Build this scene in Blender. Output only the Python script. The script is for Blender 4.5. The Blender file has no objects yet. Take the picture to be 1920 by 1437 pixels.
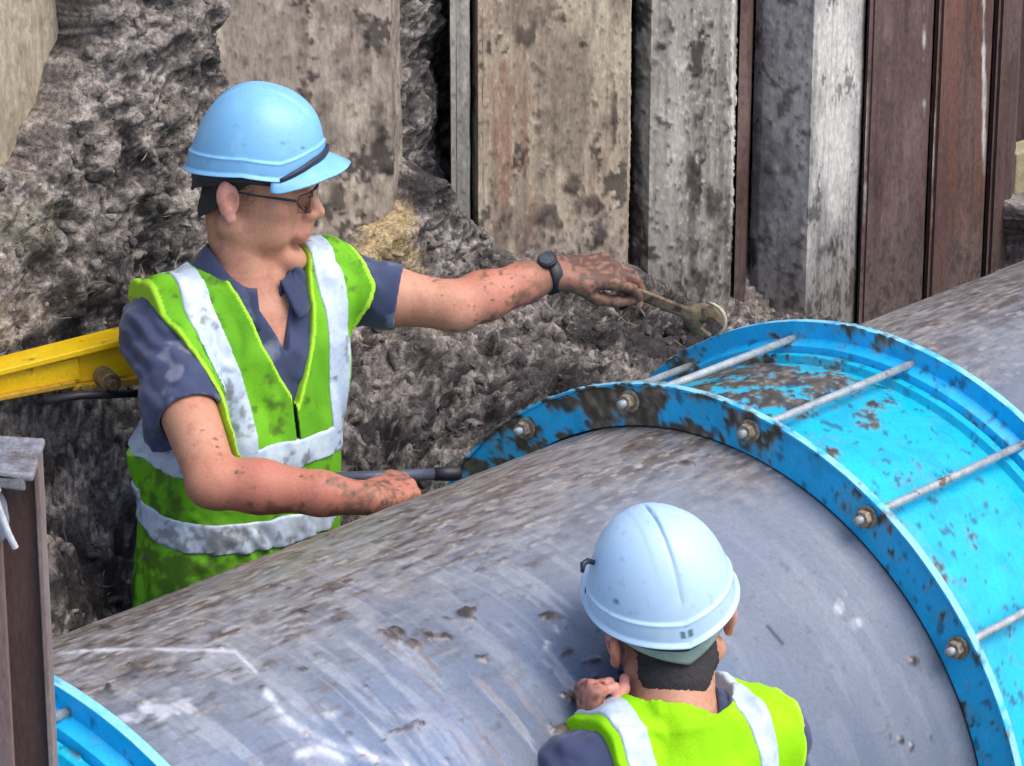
import bpy, math, random
import numpy as np
from math import radians, sin, cos, pi
random.seed(7)
RNG = np.random.RandomState(11)
scene = bpy.context.scene

# ------------------------------------------------------------------ camera, world, sun, exposure
PITCH = 0.324
CAMZ = 3.29
FPX = 6000.0
cd = bpy.data.cameras.new('camera')
cam = bpy.data.objects.new('camera', cd)
scene.collection.objects.link(cam)
cam.location = (0, 0, CAMZ)
cam.rotation_euler = (pi / 2 - PITCH, 0, 0)
cd.sensor_width = 36
cd.lens = 36 * FPX / 1920
cd.clip_end = 2000
scene.camera = cam

SUN_EL, SUN_AZ = radians(56), radians(118)      # azimuth measured clockwise from +Y
world = bpy.data.worlds.new('World')
scene.world = world
world.use_nodes = True
wn = world.node_tree
sky = wn.nodes.new('ShaderNodeTexSky')
sky.sky_type = 'NISHITA'
sky.sun_disc = False
sky.sun_elevation = SUN_EL
sky.sun_rotation = SUN_AZ
sky.air_density = 1.0
sky.dust_density = 3.0
bg = wn.nodes['Background']
bg.inputs['Strength'].default_value = 0.15
wn.links.new(sky.outputs[0], bg.inputs['Color'])
sl = bpy.data.lights.new('sun', 'SUN')
sl.energy = 1.0
sl.angle = radians(42)
sl.color = (1.0, 0.95, 0.88)
sun = bpy.data.objects.new('sun', sl)
scene.collection.objects.link(sun)
sun.rotation_euler = (pi / 2 - SUN_EL, 0, pi - SUN_AZ)
scene.view_settings.view_transform = 'Standard'
scene.view_settings.look = 'None'
scene.view_settings.gamma = 1.0
scene.view_settings.use_curve_mapping = False
scene.view_settings.exposure = 0.88

# ------------------------------------------------------------------ frames and geometry helpers
V = lambda *a: np.array(a, float)
def nz(v):
    v = np.asarray(v, float)
    return v / np.linalg.norm(v)
PH = 0.851
A_ = V(cos(PH), sin(PH), 0)           # along the big pipe
S_ = V(-sin(PH), cos(PH), 0)          # across it, away from the camera
UP = V(0, 0, 1)
PC = V(0.45508, 4.96, CAMZ - 3.656 * 0.62)
RP, RO, RS = 0.5729, 0.6473, 0.5835
T1, T2 = -0.2393, 0.1990
CAM = V(0, 0, CAMZ)
def ray(px, py):
    dx = (px - 960) / FPX; du = -(py - 718.5) / FPX
    return V(dx, cos(PITCH) + du * sin(PITCH), -sin(PITCH) + du * cos(PITCH))
def U(px, py, d):
    return CAM + ray(px, py) * d
def Wp(px, py, S):                    # point on the vertical plane at distance S behind the pipe axis
    r = ray(px, py); k = (S - (CAM - PC) @ S_) / (r @ S_)
    return CAM + r * k
def Tp(px, py, t):                    # point on a plane square to the pipe
    r = ray(px, py); k = (t - (CAM - PC) @ A_) / (r @ A_)
    return CAM + r * k
def cyl(px, py, R=RP):
    r = ray(px, py); o = CAM - PC
    r2 = r - A_ * (r @ A_); o2 = o - A_ * (o @ A_)
    a, b, c = r2 @ r2, r2 @ o2, o2 @ o2 - R * R
    k = (-b - max(b * b - a * c, 0) ** .5) / a
    P = CAM + r * k - PC
    return P @ A_, math.atan2(P[2], -(P @ S_))
def TS(t, s, z):
    return PC * V(1, 1, 0) + A_ * t + S_ * s + UP * z
def proj(P):
    P = P - CAM
    d = P[..., 1] * cos(PITCH) - P[..., 2] * sin(PITCH)
    u = P[..., 1] * sin(PITCH) + P[..., 2] * cos(PITCH)
    return 960 + FPX * P[..., 0] / d, 718.5 - FPX * u / d

def lin(r, g, b, k=1.0):
    f = lambda c: (c / 255 / 12.92 if c / 255 <= .04045 else ((c / 255 + .055) / 1.055) ** 2.4)
    return np.array([f(r), f(g), f(b)]) * k

# ------------------------------------------------------------------ numpy noise
def _h(ix, iy, iz, seed):
    h = (ix.astype(np.int64) * 374761393 + iy.astype(np.int64) * 668265263 + iz.astype(np.int64) * 2147483647 + seed * 974634777)
    h &= 0xffffffff
    h = ((h ^ (h >> 13)) * 1274126177) & 0xffffffff
    h = ((h ^ (h >> 16)) * 2246822519) & 0xffffffff
    return ((h ^ (h >> 15)) & 0xffffff) / float(0xffffff)
def vnoise(P, seed=0):
    P = np.asarray(P, float)
    f = np.floor(P); w = P - f; i = f.astype(np.int64); w = w * w * w * (w * (w * 6 - 15) + 10)
    x, y, z = i[..., 0], i[..., 1], i[..., 2]
    u, v, t = w[..., 0], w[..., 1], w[..., 2]
    c = lambda a, b, d: _h(x + a, y + b, z + d, seed)
    x00 = c(0,0,0)*(1-u)+c(1,0,0)*u; x10 = c(0,1,0)*(1-u)+c(1,1,0)*u
    x01 = c(0,0,1)*(1-u)+c(1,0,1)*u; x11 = c(0,1,1)*(1-u)+c(1,1,1)*u
    y0 = x00*(1-v)+x10*v; y1 = x01*(1-v)+x11*v
    return (y0*(1-t)+y1*t) * 2 - 1
def fbm(P, oct=4, seed=0, gain=.5, lac=2.03, ridged=False):
    r = 0; a = 1; n = 0; P = np.asarray(P, float)
    for k in range(oct):
        v = vnoise(P + 17.3 * k, seed + k)
        r = r + a * ((1 - 2 * np.abs(v)) if ridged else v); n += a
        a *= gain; P = P * lac
    return r / n
def worley(P, seed=0):
    P = np.asarray(P, float); f = np.floor(P).astype(np.int64)
    best = np.full(P.shape[:-1], 9.0); bid = np.zeros(P.shape[:-1])
    for dx in (-1, 0, 1):
        for dy in (-1, 0, 1):
            for dz in (-1, 0, 1):
                x, y, z = f[..., 0] + dx, f[..., 1] + dy, f[..., 2] + dz
                a, b, c = _h(x, y, z, seed), _h(x, y, z, seed + 5), _h(x, y, z, seed + 9)
                d = (x + a - P[..., 0])**2 + (y + b - P[..., 1])**2 + (z + c - P[..., 2])**2
                m = d < best
                best = np.where(m, d, best); bid = np.where(m, _h(x, y, z, seed + 3), bid)
    return np.sqrt(best), bid
def sm(x, a, b):
    t = np.clip((x - a) / (b - a), 0, 1)
    return t * t * (3 - 2 * t)
def mixc(c, k, col):
    k = np.clip(k, 0, 1)[..., None]
    return c * (1 - k) + np.asarray(col) * k
def blobs(px, py, lst):
    r = np.zeros(px.shape)
    for cx, cy, rx, ry, amp in lst:
        r = np.maximum(r, amp * np.exp(-((px - cx) / rx)**2 - ((py - cy) / ry)**2))
    return r
def linedist(x, y, pts):
    best = np.full(x.shape, 1e9)
    for (x0, y0), (x1, y1) in zip(pts[:-1], pts[1:]):
        dx, dy = x1 - x0, y1 - y0
        t = np.clip(((x - x0) * dx + (y - y0) * dy) / (dx * dx + dy * dy), 0, 1)
        best = np.minimum(best, np.hypot(x - x0 - t * dx, y - y0 - t * dy))
    return best
def inpoly(x, y, poly):
    ins = np.zeros(x.shape, bool); n = len(poly)
    for i in range(n):
        x0, y0 = poly[i]; x1, y1 = poly[(i + 1) % n]
        c = ((y0 > y) != (y1 > y)) & (x < (x1 - x0) * (y - y0) / (y1 - y0 + 1e-12) + x0)
        ins ^= c
    return ins

# ------------------------------------------------------------------ objects
def link(o, parent=None):
    scene.collection.objects.link(o)
    if parent is not None: o.parent = parent
    return o
ORG = {}
def mesh_obj(name, verts, faces, m, parent=None, smooth=True, col=None):
    me = bpy.data.meshes.new(name)
    verts = np.asarray(verts, np.float64)
    if parent is None:                      # origin at the foot of the thing
        org = V((verts[:, 0].min() + verts[:, 0].max()) / 2, (verts[:, 1].min() + verts[:, 1].max()) / 2, verts[:, 2].min())
    else: org = ORG[parent.name]
    verts = (verts - org).astype(np.float32)
    if isinstance(faces, np.ndarray):
        k = faces.shape[1]; nf = len(faces)
        me.vertices.add(len(verts)); me.vertices.foreach_set('co', verts.ravel())
        me.loops.add(nf * k); me.loops.foreach_set('vertex_index', faces.astype(np.int32).ravel())
        me.polygons.add(nf)
        me.polygons.foreach_set('loop_start', np.arange(0, nf * k, k, dtype=np.int32))
        me.polygons.foreach_set('loop_total', np.full(nf, k, np.int32))
        me.update(calc_edges=True)
    else:
        me.from_pydata(verts.tolist(), [], faces)
    me.validate()
    me.polygons.foreach_set('use_smooth', np.full(len(me.polygons), smooth))
    if col is not None:
        at = me.color_attributes.new('Col', 'FLOAT_COLOR', 'POINT')
        c = np.ones((len(verts), 4), np.float32); c[:, :3] = np.clip(col, 0, 1)
        at.data.foreach_set('color', c.ravel())
    me.materials.append(m)
    o = link(bpy.data.objects.new(name, me), parent)
    ORG[o.name] = org
    if parent is None: o.location = tuple(org)
    return o
def tag(o, label=None, cat=None, group=None, kind=None):
    if label: o['label'] = label
    if cat: o['category'] = cat
    if group: o['group'] = group
    if kind: o['kind'] = kind
    return o
def empty(name, loc, label, cat, group=None):
    o = link(bpy.data.objects.new(name, None))
    o.empty_display_size = .1
    tag(o, label, cat, group)
    o.location = tuple(loc)
    ORG[o.name] = V(*loc)
    return o
def grid_faces(n, m, wrap_n=False, wrap_m=False):
    i = np.arange(n if wrap_n else n - 1); j = np.arange(m if wrap_m else m - 1)
    I, J = np.meshgrid(i, j, indexing='ij'); I2 = (I + 1) % n; J2 = (J + 1) % m
    return np.stack([I * m + J, I2 * m + J, I2 * m + J2, I * m + J2], -1).reshape(-1, 4)

class MB:
    def __init__(s): s.v = []; s.f = []
    def add(s, v, f):
        o = len(s.v); s.v += [tuple(map(float, p)) for p in v]; s.f += [tuple(int(i) + o for i in q) for q in f]
    def box(s, c, X, Y, Z):          # centre and three half-axis vectors
        c, X, Y, Z = map(np.asarray, (c, X, Y, Z))
        v = [c + X*i + Y*j + Z*k for i in (-1, 1) for j in (-1, 1) for k in (-1, 1)]
        s.add(v, [(0,1,3,2),(4,6,7,5),(0,4,5,1),(2,3,7,6),(0,2,6,4),(1,5,7,3)])
    def tube(s, pts, r, n=12, cap=True):
        pts = [np.asarray(p, float) for p in pts]
        rr = r if hasattr(r, '__len__') else [r] * len(pts)
        prev = None; rings = []
        for i, p in enumerate(pts):
            t = nz(pts[min(i+1, len(pts)-1)] - pts[max(i-1, 0)])
            if prev is None:
                prev = nz(np.cross(t, UP if abs(t[2]) < .9 else V(1, 0, 0)))
            x = nz(prev - t * (prev @ t)); y = np.cross(t, x); prev = x
            rings.append([p + rr[i] * (cos(2*pi*k/n)*x + sin(2*pi*k/n)*y) for k in range(n)])
        v = [q for g in rings for q in g]
        f = [(i*n+k, i*n+(k+1) % n, (i+1)*n+(k+1) % n, (i+1)*n+k) for i in range(len(pts)-1) for k in range(n)]
        if cap: f += [tuple(range(n-1, -1, -1)), tuple((len(pts)-1)*n + k for k in range(n))]
        s.add(v, f)
    def prism(s, c, ax, r, h, n=6, rot=0):
        ax = nz(ax); x = nz(np.cross(ax, UP if abs(ax[2]) < .9 else V(1, 0, 0))); y = np.cross(ax, x)
        c = np.asarray(c, float)
        v = [c + ax*z + r*(cos(rot+2*pi*k/n)*x + sin(rot+2*pi*k/n)*y) for z in (-h/2, h/2) for k in range(n)]
        f = [(k, (k+1) % n, n+(k+1) % n, n+k) for k in range(n)] + [tuple(range(n-1, -1, -1)), tuple(range(n, 2*n))]
        s.add(v, f)
    def build(s, name, m, parent=None, smooth=False, bevel=0, seg=2):
        o = mesh_obj(name, np.array(s.v), s.f, m, parent, smooth)
        if bevel:
            b = o.modifiers.new('bevel', 'BEVEL'); b.width = bevel; b.segments = seg; b.limit_method = 'ANGLE'
            b.harden_normals = False
        return o

# ------------------------------------------------------------------ materials
def new_mat(name):
    m = bpy.data.materials.new(name); m.use_nodes = True
    return m, m.node_tree, m.node_tree.nodes['Principled BSDF']
def surf(name, cols=None, scale=30, detail=6, rough=.6, rough2=None, var=.25, fine=250, bump=.3, bscale=200, bdist=.002, spec=.5,
         metal=0, stretch=(1, 1, 1), sheen=0, sss=0, coat=0, wear=None):
    """procedural surface: colours from a noise ramp (or the mesh's own stain map when cols is None), fine grain and bump"""
    m, nt, b = new_mat(name); N = nt.nodes; L = nt.links
    tc = N.new('ShaderNodeTexCoord'); mp = N.new('ShaderNodeMapping'); mp.inputs['Scale'].default_value = stretch
    L.new(tc.outputs['Object'], mp.inputs['Vector'])
    def noise(sc, dt, r=.6):
        n = N.new('ShaderNodeTexNoise'); n.inputs['Scale'].default_value = sc; n.inputs['Detail'].default_value = dt
        n.inputs['Roughness'].default_value = r; L.new(mp.outputs[0], n.inputs['Vector']); return n
    if cols is None:
        at = N.new('ShaderNodeAttribute'); at.attribute_name = 'Col'; base = at.outputs['Color']
    else:
        n = noise(scale, detail); r = N.new('ShaderNodeValToRGB'); L.new(n.outputs['Fac'], r.inputs['Fac'])
        e = r.color_ramp.elements
        k = len(cols)
        while len(e) < k: e.new(.5)
        for i, c in enumerate(cols):
            e[i].position = .5 if k == 1 else .3 + .4 * i / (k - 1)
            e[i].color = (*[float(x) for x in c], 1)
        base = r.outputs['Color']
    if wear is not None:
        wcol, wsc, lo, hi = wear
        n = noise(wsc, 8, .65); mr = N.new('ShaderNodeMapRange'); mr.inputs['From Min'].default_value = lo; mr.inputs['From Max'].default_value = hi
        L.new(n.outputs['Fac'], mr.inputs['Value'])
        mx = N.new('ShaderNodeMix'); mx.data_type = 'RGBA'; L.new(mr.outputs[0], mx.inputs['Factor']); L.new(base, mx.inputs['A'])
        mx.inputs['B'].default_value = (*[float(x) for x in wcol], 1); base = mx.outputs['Result']
    n2 = noise(fine, 4, .7)
    mr = N.new('ShaderNodeMapRange'); mr.inputs['From Min'].default_value = .3; mr.inputs['From Max'].default_value = .7
    mr.inputs['To Min'].default_value = 1 - var; mr.inputs['To Max'].default_value = 1 + var
    L.new(n2.outputs['Fac'], mr.inputs['Value'])
    mul = N.new('ShaderNodeVectorMath'); mul.operation = 'SCALE'; L.new(base, mul.inputs[0]); L.new(mr.outputs[0], mul.inputs['Scale'])
    L.new(mul.outputs[0], b.inputs['Base Color'])
    if rough2 is not None:
        n3 = noise(scale * .7 + 3, 5); mr2 = N.new('ShaderNodeMapRange'); mr2.inputs['From Min'].default_value = .35; mr2.inputs['From Max'].default_value = .65
        mr2.inputs['To Min'].default_value = rough; mr2.inputs['To Max'].default_value = rough2
        L.new(n3.outputs['Fac'], mr2.inputs['Value']); L.new(mr2.outputs[0], b.inputs['Roughness'])
    else: b.inputs['Roughness'].default_value = rough
    b.inputs['Specular IOR Level'].default_value = spec
    b.inputs['Metallic'].default_value = metal
    if coat: b.inputs['Coat Weight'].default_value = coat; b.inputs['Coat Roughness'].default_value = .15
    if sheen: b.inputs['Sheen Weight'].default_value = sheen
    if sss:
        b.inputs['Subsurface Weight'].default_value = sss; b.inputs['Subsurface Radius'].default_value = (.012, .005, .003)
        b.inputs['Subsurface Scale'].default_value = 1.0
    if bump:
        n4 = noise(bscale, 5, .65); bp = N.new('ShaderNodeBump'); bp.inputs['Strength'].default_value = bump
        bp.inputs['Distance'].default_value = bdist; L.new(n4.outputs['Fac'], bp.inputs['Height']); L.new(bp.outputs[0], b.inputs['Normal'])
    return m
M = {}
M['soil'] = surf('soil', rough=.58, var=.75, fine=95, bump=1., bscale=110, bdist=.009, spec=.35)
M['pile'] = surf('caked_steel', rough=.7, var=.3, fine=110, bump=.6, bscale=90, bdist=.003, stretch=(1, 1, .5), spec=.3)
M['pipe'] = surf('weathered_pipe', rough=.24, rough2=.5, scale=9, var=.14, fine=140, bump=.35, bscale=80, bdist=.0015, spec=.5)
M['blue'] = surf('blue_coating', rough=.35, rough2=.6, scale=30, var=.12, fine=160, bump=.35, bscale=90, bdist=.0015, spec=.5)
M['galv'] = surf('rod_steel', [lin(140, 150, 155), lin(185, 190, 190)], scale=40, rough=.45, metal=.3, var=.2, bump=.3, wear=(lin(110, 85, 60), 30, .58, .66))
M['nut'] = surf('nut_steel', [lin(96, 80, 66), lin(168, 156, 138)], scale=70, rough=.6, metal=.15, var=.4, bump=.7, bscale=150)
M['rust'] = surf('rust_brown_shaded_steel', [lin(66, 46, 44), lin(96, 72, 68)], scale=14, rough=.6, var=.25, bump=.5, bscale=120, stretch=(1, 1, .3))
M['skin'] = surf('skin', rough=.55, var=.13, fine=210, bump=.4, bscale=160, bdist=.001, spec=.4, sss=.08)
M['navy'] = surf('navy_cloth', rough=.9, var=.1, fine=500, bump=.3, bscale=400, bdist=.001, spec=.15, sheen=.2)
M['vest'] = surf('vest_cloth', rough=.75, var=.12, fine=420, bump=.5, bscale=350, bdist=.0015, spec=.2)
M['tape'] = surf('reflective_tape', rough=.45, var=.12, fine=90, bump=.3, bscale=60, bdist=.002, spec=.5)
M['dark'] = surf('dark_plastic', [lin(28, 34, 48), lin(42, 50, 66)], scale=30, rough=.5, var=.1, bump=.1)
M['hair'] = surf('hair', [lin(30, 26, 28), lin(52, 48, 52)], scale=300, rough=.7, var=.5, fine=900, bump=.8, bscale=900, bdist=.001)
M['strap'] = surf('helmet_strap', [lin(120, 140, 140), lin(150, 172, 165)], scale=30, rough=.5, var=.08, bump=.1)
M['tool'] = surf('muddy_tool_steel', [lin(88, 70, 50), lin(142, 122, 92)], scale=50, rough=.45, metal=.35, var=.35, bump=.6, bscale=120, wear=(lin(60, 46, 36), 25, .5, .6))
M['yellow'] = surf('yellow_paint', [lin(214, 168, 12), lin(242, 208, 24)], scale=12, rough=.4, var=.12, bump=.15, wear=(lin(110, 86, 40), 22, .56, .66))
M['white_strap'] = surf('pale_strap', [lin(150, 158, 170), lin(205, 210, 215)], scale=22, rough=.55, var=.15, bump=.4)
M['black'] = surf('black_rubber', [lin(22, 22, 26), lin(38, 38, 44)], rough=.5, var=.2, bump=.2)
M['denim'] = surf('dark_trousers', [lin(24, 26, 34), lin(38, 40, 50)], rough=.9, var=.2, bump=.3)
M['eye'] = surf('eye_dark', [lin(40, 30, 28), lin(60, 50, 48)], rough=.2, var=.05, bump=0)


# ================================================================== PIPE
def visible_grid(vals_dense, lo, hi, coarse):
    d0, d1, step = vals_dense
    return np.unique(np.concatenate([np.arange(lo, d0, coarse), np.arange(d0, d1, step), np.arange(d1, hi + 1e-6, coarse)]))
def cyl_pts(t, al, R, O=PC):
    return O + A_ * t[..., None] + (-S_) * (R * np.cos(al))[..., None] + UP * (R * np.sin(al))[..., None]

ts = visible_grid((-1.9, 1.5, .0035), -7, 9, .25)
als = np.concatenate([np.arange(-.05, 2.45, .0058), np.arange(2.45, 2 * pi - .05, .06)])
T, AL = np.meshgrid(ts, als, indexing='ij')
P0 = cyl_pts(T, AL, RP)
px, py = proj(P0)
uv = np.stack([T, AL * RP, 0 * T], -1)
# colour of the bare wall of the pipe with reflected sky: blue grey, lighter cloudy scuffs that run round the pipe
col = np.broadcast_to(lin(90, 101, 118), P0.shape).copy()
big = fbm(uv * V(2.2, 1.6, 1), 4, 3)
col = mixc(col, sm(big, -.15, .45) * .75, lin(122, 128, 139))
col = mixc(col, sm(1.3 - AL, .0, .4) * sm(T, -.5, -.9) * sm(fbm(uv * 3, 3, 9), -.4, .3) * .85, lin(90, 116, 162))  # bluer at the lower left: sky reflection painted into the colour
arc = fbm(uv * V(16, 3.0, 1), 5, 21)                       # streaks round the pipe
arc2 = fbm(uv * V(45, 7.0, 1), 4, 31)
left = sm(T, -.55, -.95)                                   # the stretch between the couplings is scuffed, the end by the ring cleaner
amask = .35 + .65 * sm(fbm(uv * V(3.1, 2.4, 1) + 5, 3, 103), -.15, .3)
col = mixc(col, sm(arc, .02, .38) * amask * (.10 + .26 * left), lin(158, 164, 174))
col = mixc(col, sm(-arc, .08, .42) * amask * (.10 + .26 * left), lin(70, 84, 112))
col = mixc(col, sm(arc2, .12, .4) * .24 * (.3 + left), lin(184, 188, 196))
# dried mud along the top and the far side, smeared along the pipe
top = sm(AL + .22 * fbm(uv * V(1.6, 3, 1), 4, 5) + .05 * fbm(uv * V(9, 20, 1), 3, 8), 1.14, 1.58)
fl = fbm(uv * V(14, 60, 1), 5, 41); fl2 = fbm(uv * V(40, 130, 1), 4, 47)
mcol = mixc(np.broadcast_to(lin(136, 124, 112), P0.shape).copy(), sm(fl, -.2, .35), lin(104, 92, 84))
mcol = mixc(mcol, sm(fl2, .12, .4) * .8, lin(70, 60, 58))
mcol = mixc(mcol, sm(-fl2, .15, .45) * .7, lin(176, 168, 156))
ringmud = np.exp(-((T - T1 + .05) / .16)**2) * sm(AL, 1.1, 1.4)
mm = np.clip(np.maximum(top, ringmud * .9) * (.72 + .5 * fl) + sm(AL, .85, 1.35) * left * sm(.6 * fl + .5 * fl2 + .7 * fbm(uv * V(30, 34, 1), 4, 99), .2, .5) * .5, 0, 1)
col = mixc(col, mm, mcol)
# flecks, clods and scratches seen in the photograph
SP = [(745,1185,38,20,1),(775,1210,26,14,.9),(820,1195,46,13,.8),(905,1235,26,18,.7),(870,1155,38,14,1),(1040,1155,34,11,1),(960,1175,16,8,.6),
      (492,1292,16,9,1),(568,1258,20,9,1),(578,1378,16,9,.9),(686,1288,14,8,.8),(790,1360,18,14,.9),(700,1150,30,9,.7),(560,1150,40,10,.7),
      (520,1100,50,8,.6),(200,1180,18,6,.8),(258,1250,22,7,.6),(205,1290,9,7,.8),(415,1216,16,5,.9),(1240,885,30,12,.5),(1300,870,30,10,.6),(1340,880,40,10,.5),
      (1130,1000,26,8,.4),(640,1110,24,8,.6),(1090,1370,70,34,.8),(1075,1310,40,30,.6),(1730,1250,60,30,.45),(1690,1390,60,26,.5)]
bn = fbm(uv * V(60, 60, 1), 4, 77)
bl = blobs(px, py, SP)
fleck = sm(fbm(uv * V(38, 75, 1), 3, 91), .42, .56) * (.25 + .75 * sm(fbm(uv * V(4, 4, 1), 3, 93), -.1, .3)) * (.35 + .65 * left)
vis = (AL < 2.3)
bl = sm(bl + .75 * bn, .48, .85) * vis
clod = np.maximum(bl, fleck * .8)
col = mixc(col, clod, mixc(np.broadcast_to(lin(60, 50, 47), P0.shape).copy(), sm(fbm(uv * V(120, 120, 1), 3, 101), 0, .4), lin(104, 90, 82)))
trail = sm(arc2 + .6 * fbm(uv * V(120, 14, 1), 3, 55), .05, .5)
tr = np.exp(-(linedist(px, py, [(740,1180),(830,1260),(930,1390)]) / 48)**2) + np.exp(-(linedist(px, py, [(800,1190),(930,1240),(1040,1330)]) / 40)**2)
col = mixc(col, np.clip(tr, 0, 1) * trail * .8, lin(112, 100, 98))
wh = np.exp(-(linedist(px, py, [(110,1226),(250,1219),(440,1222),(480,1262)]) / 3.2)**2) * .8
wh = np.maximum(wh, np.exp(-(linedist(px, py, [(500,1300),(530,1345),(570,1372),(640,1402),(760,1437)]) / (8 + 4 * bn))**2))
wh = np.maximum(wh, .9 * np.exp(-(linedist(px, py, [(1048,1170),(1032,1195),(1010,1225)]) / 10)**2) * sm(bn, -.3, .2))
wh = np.maximum(wh, .7 * sm(blobs(px, py, [(310,1330,60,24,1),(250,1345,60,14,.8),(440,1270,70,14,.5),(1575,1135,16,22,1),(1600,1170,20,14,.7),(640,1340,50,16,.5),(1200,880,40,14,.6)]) + .5 * bn, .35, .8))
wh = np.maximum(wh, .9 * np.exp(-(linedist(px, py, [(560,1415),(600,1405),(650,1425)]) / 8)**2))
col = mixc(col, wh * vis * (.35 + .65 * sm(arc2 + fbm(uv * V(50, 50, 1), 3, 88), -.25, .3)) * .85, lin(206, 208, 214))
dash = np.exp(-(linedist(px, py, [(1440,1175),(1468,1207)]) / 3.2)**2)
col = mixc(col, dash * vis, lin(50, 50, 58))
thin = sm(1 - np.abs(fbm(uv * V(5, 1.2, 1), 3, 61)) * 60, 0, 1) * .14 * left
col = mixc(col, thin, lin(208, 208, 214))
R = RP + .0012 * fbm(uv * 2, 3, 4) + mm * (.0015 + .0016 * fl) + clod * (.003 + .002 * bn) + .0008 * wh
P = cyl_pts(T, AL, R)
pipe = mesh_obj('steel_pipe', P.reshape(-1, 3), grid_faces(len(ts), len(als), wrap_m=True), M['pipe'], None, True, col.reshape(-1, 3))
tag(pipe, 'big scuffed blue grey pipe running diagonally across the pit, mud along its top', 'pipe')

# ================================================================== COUPLINGS
def blue_paint(P, base, mudk, seed, blob=None):
    px, py = proj(P)
    c = np.broadcast_to(base, P.shape).copy()
    c = mixc(c, sm(fbm(P * 9, 4, seed), -.1, .4) * .4, base * 1.35)
    c = mixc(c, sm(fbm(P * 30, 4, seed + 3), .1, .4) * .35, base * .6)
    n = fbm(P * 26, 5, seed + 7); n2 = fbm(P * 90, 3, seed + 9)
    m = mudk + (blob(px, py, P) if blob is not None else 0)
    k = sm(n * .9 + n2 * .5 + m * .9, .24, .42)
    mc = mixc(np.broadcast_to(lin(98, 88, 76), P.shape).copy(), sm(n2, -.2, .4), lin(62, 58, 54))
    mc = mixc(mc, sm(-n2, .1, .5), lin(136, 126, 112))
    c = mixc(c, sm(n + .5 * n2 + m, .0, .5) * .45, lin(128, 132, 122))
    c = mixc(c, k, mc)
    c = mixc(c, sm(fbm(P * 60, 3, seed + 19), .35, .5) * .7, lin(40, 60, 80))
    return c, k
def ring_part(name, t0, prof, m, parent, base, mudk, seed, blob=None, a0=0., a1=2 * pi, R0=0):
    """surface of revolution round the pipe axis from a closed profile of (t, r) points, finely divided"""
    pr = []
    n = len(prof)
    for i in range(n):
        p, q = np.array(prof[i], float), np.array(prof[(i + 1) % n], float)
        L = np.linalg.norm(q - p); k = max(1, int(L / .006))
        # doubled corner loops keep the edges crisp
        fr = [0, min(.0012 / L, .3)] + list(np.linspace(0, 1, k + 1)[1:-1]) + [1 - min(.0012 / L, .3)]
        pr += [p + (q - p) * f for f in sorted(set(fr))]
    pr = np.array(pr)
    al = np.concatenate([np.arange(-.1, 2.5, .009), np.arange(2.5, 2 * pi - .1, .05)])
    I, J = np.meshgrid(np.arange(len(al)), np.arange(len(pr)), indexing='ij')
    Pp = cyl_pts(t0 + pr[J, 0], al[I], pr[J, 1])
    c, k = blue_paint(Pp, base, mudk, seed, blob)
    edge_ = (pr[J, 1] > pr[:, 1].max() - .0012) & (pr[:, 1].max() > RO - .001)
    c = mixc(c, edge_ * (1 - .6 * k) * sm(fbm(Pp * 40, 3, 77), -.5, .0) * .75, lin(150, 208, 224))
    rr = pr[J, 1] + k * .002 * (1 + fbm(Pp * 120, 2, 5)) * (pr[J, 1] > pr[:, 1].min() + .004)
    tt = pr[J, 0] + np.where(pr[J, 0] <= pr[:, 0].min() + 1e-4, -1, 0) * k * .0025
    Pp = cyl_pts(t0 + tt, al[I], rr)
    return mesh_obj(name, Pp.reshape(-1, 3), grid_faces(len(al), len(pr), wrap_n=True, wrap_m=True), m, parent, True, c.reshape(-1, 3))

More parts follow.
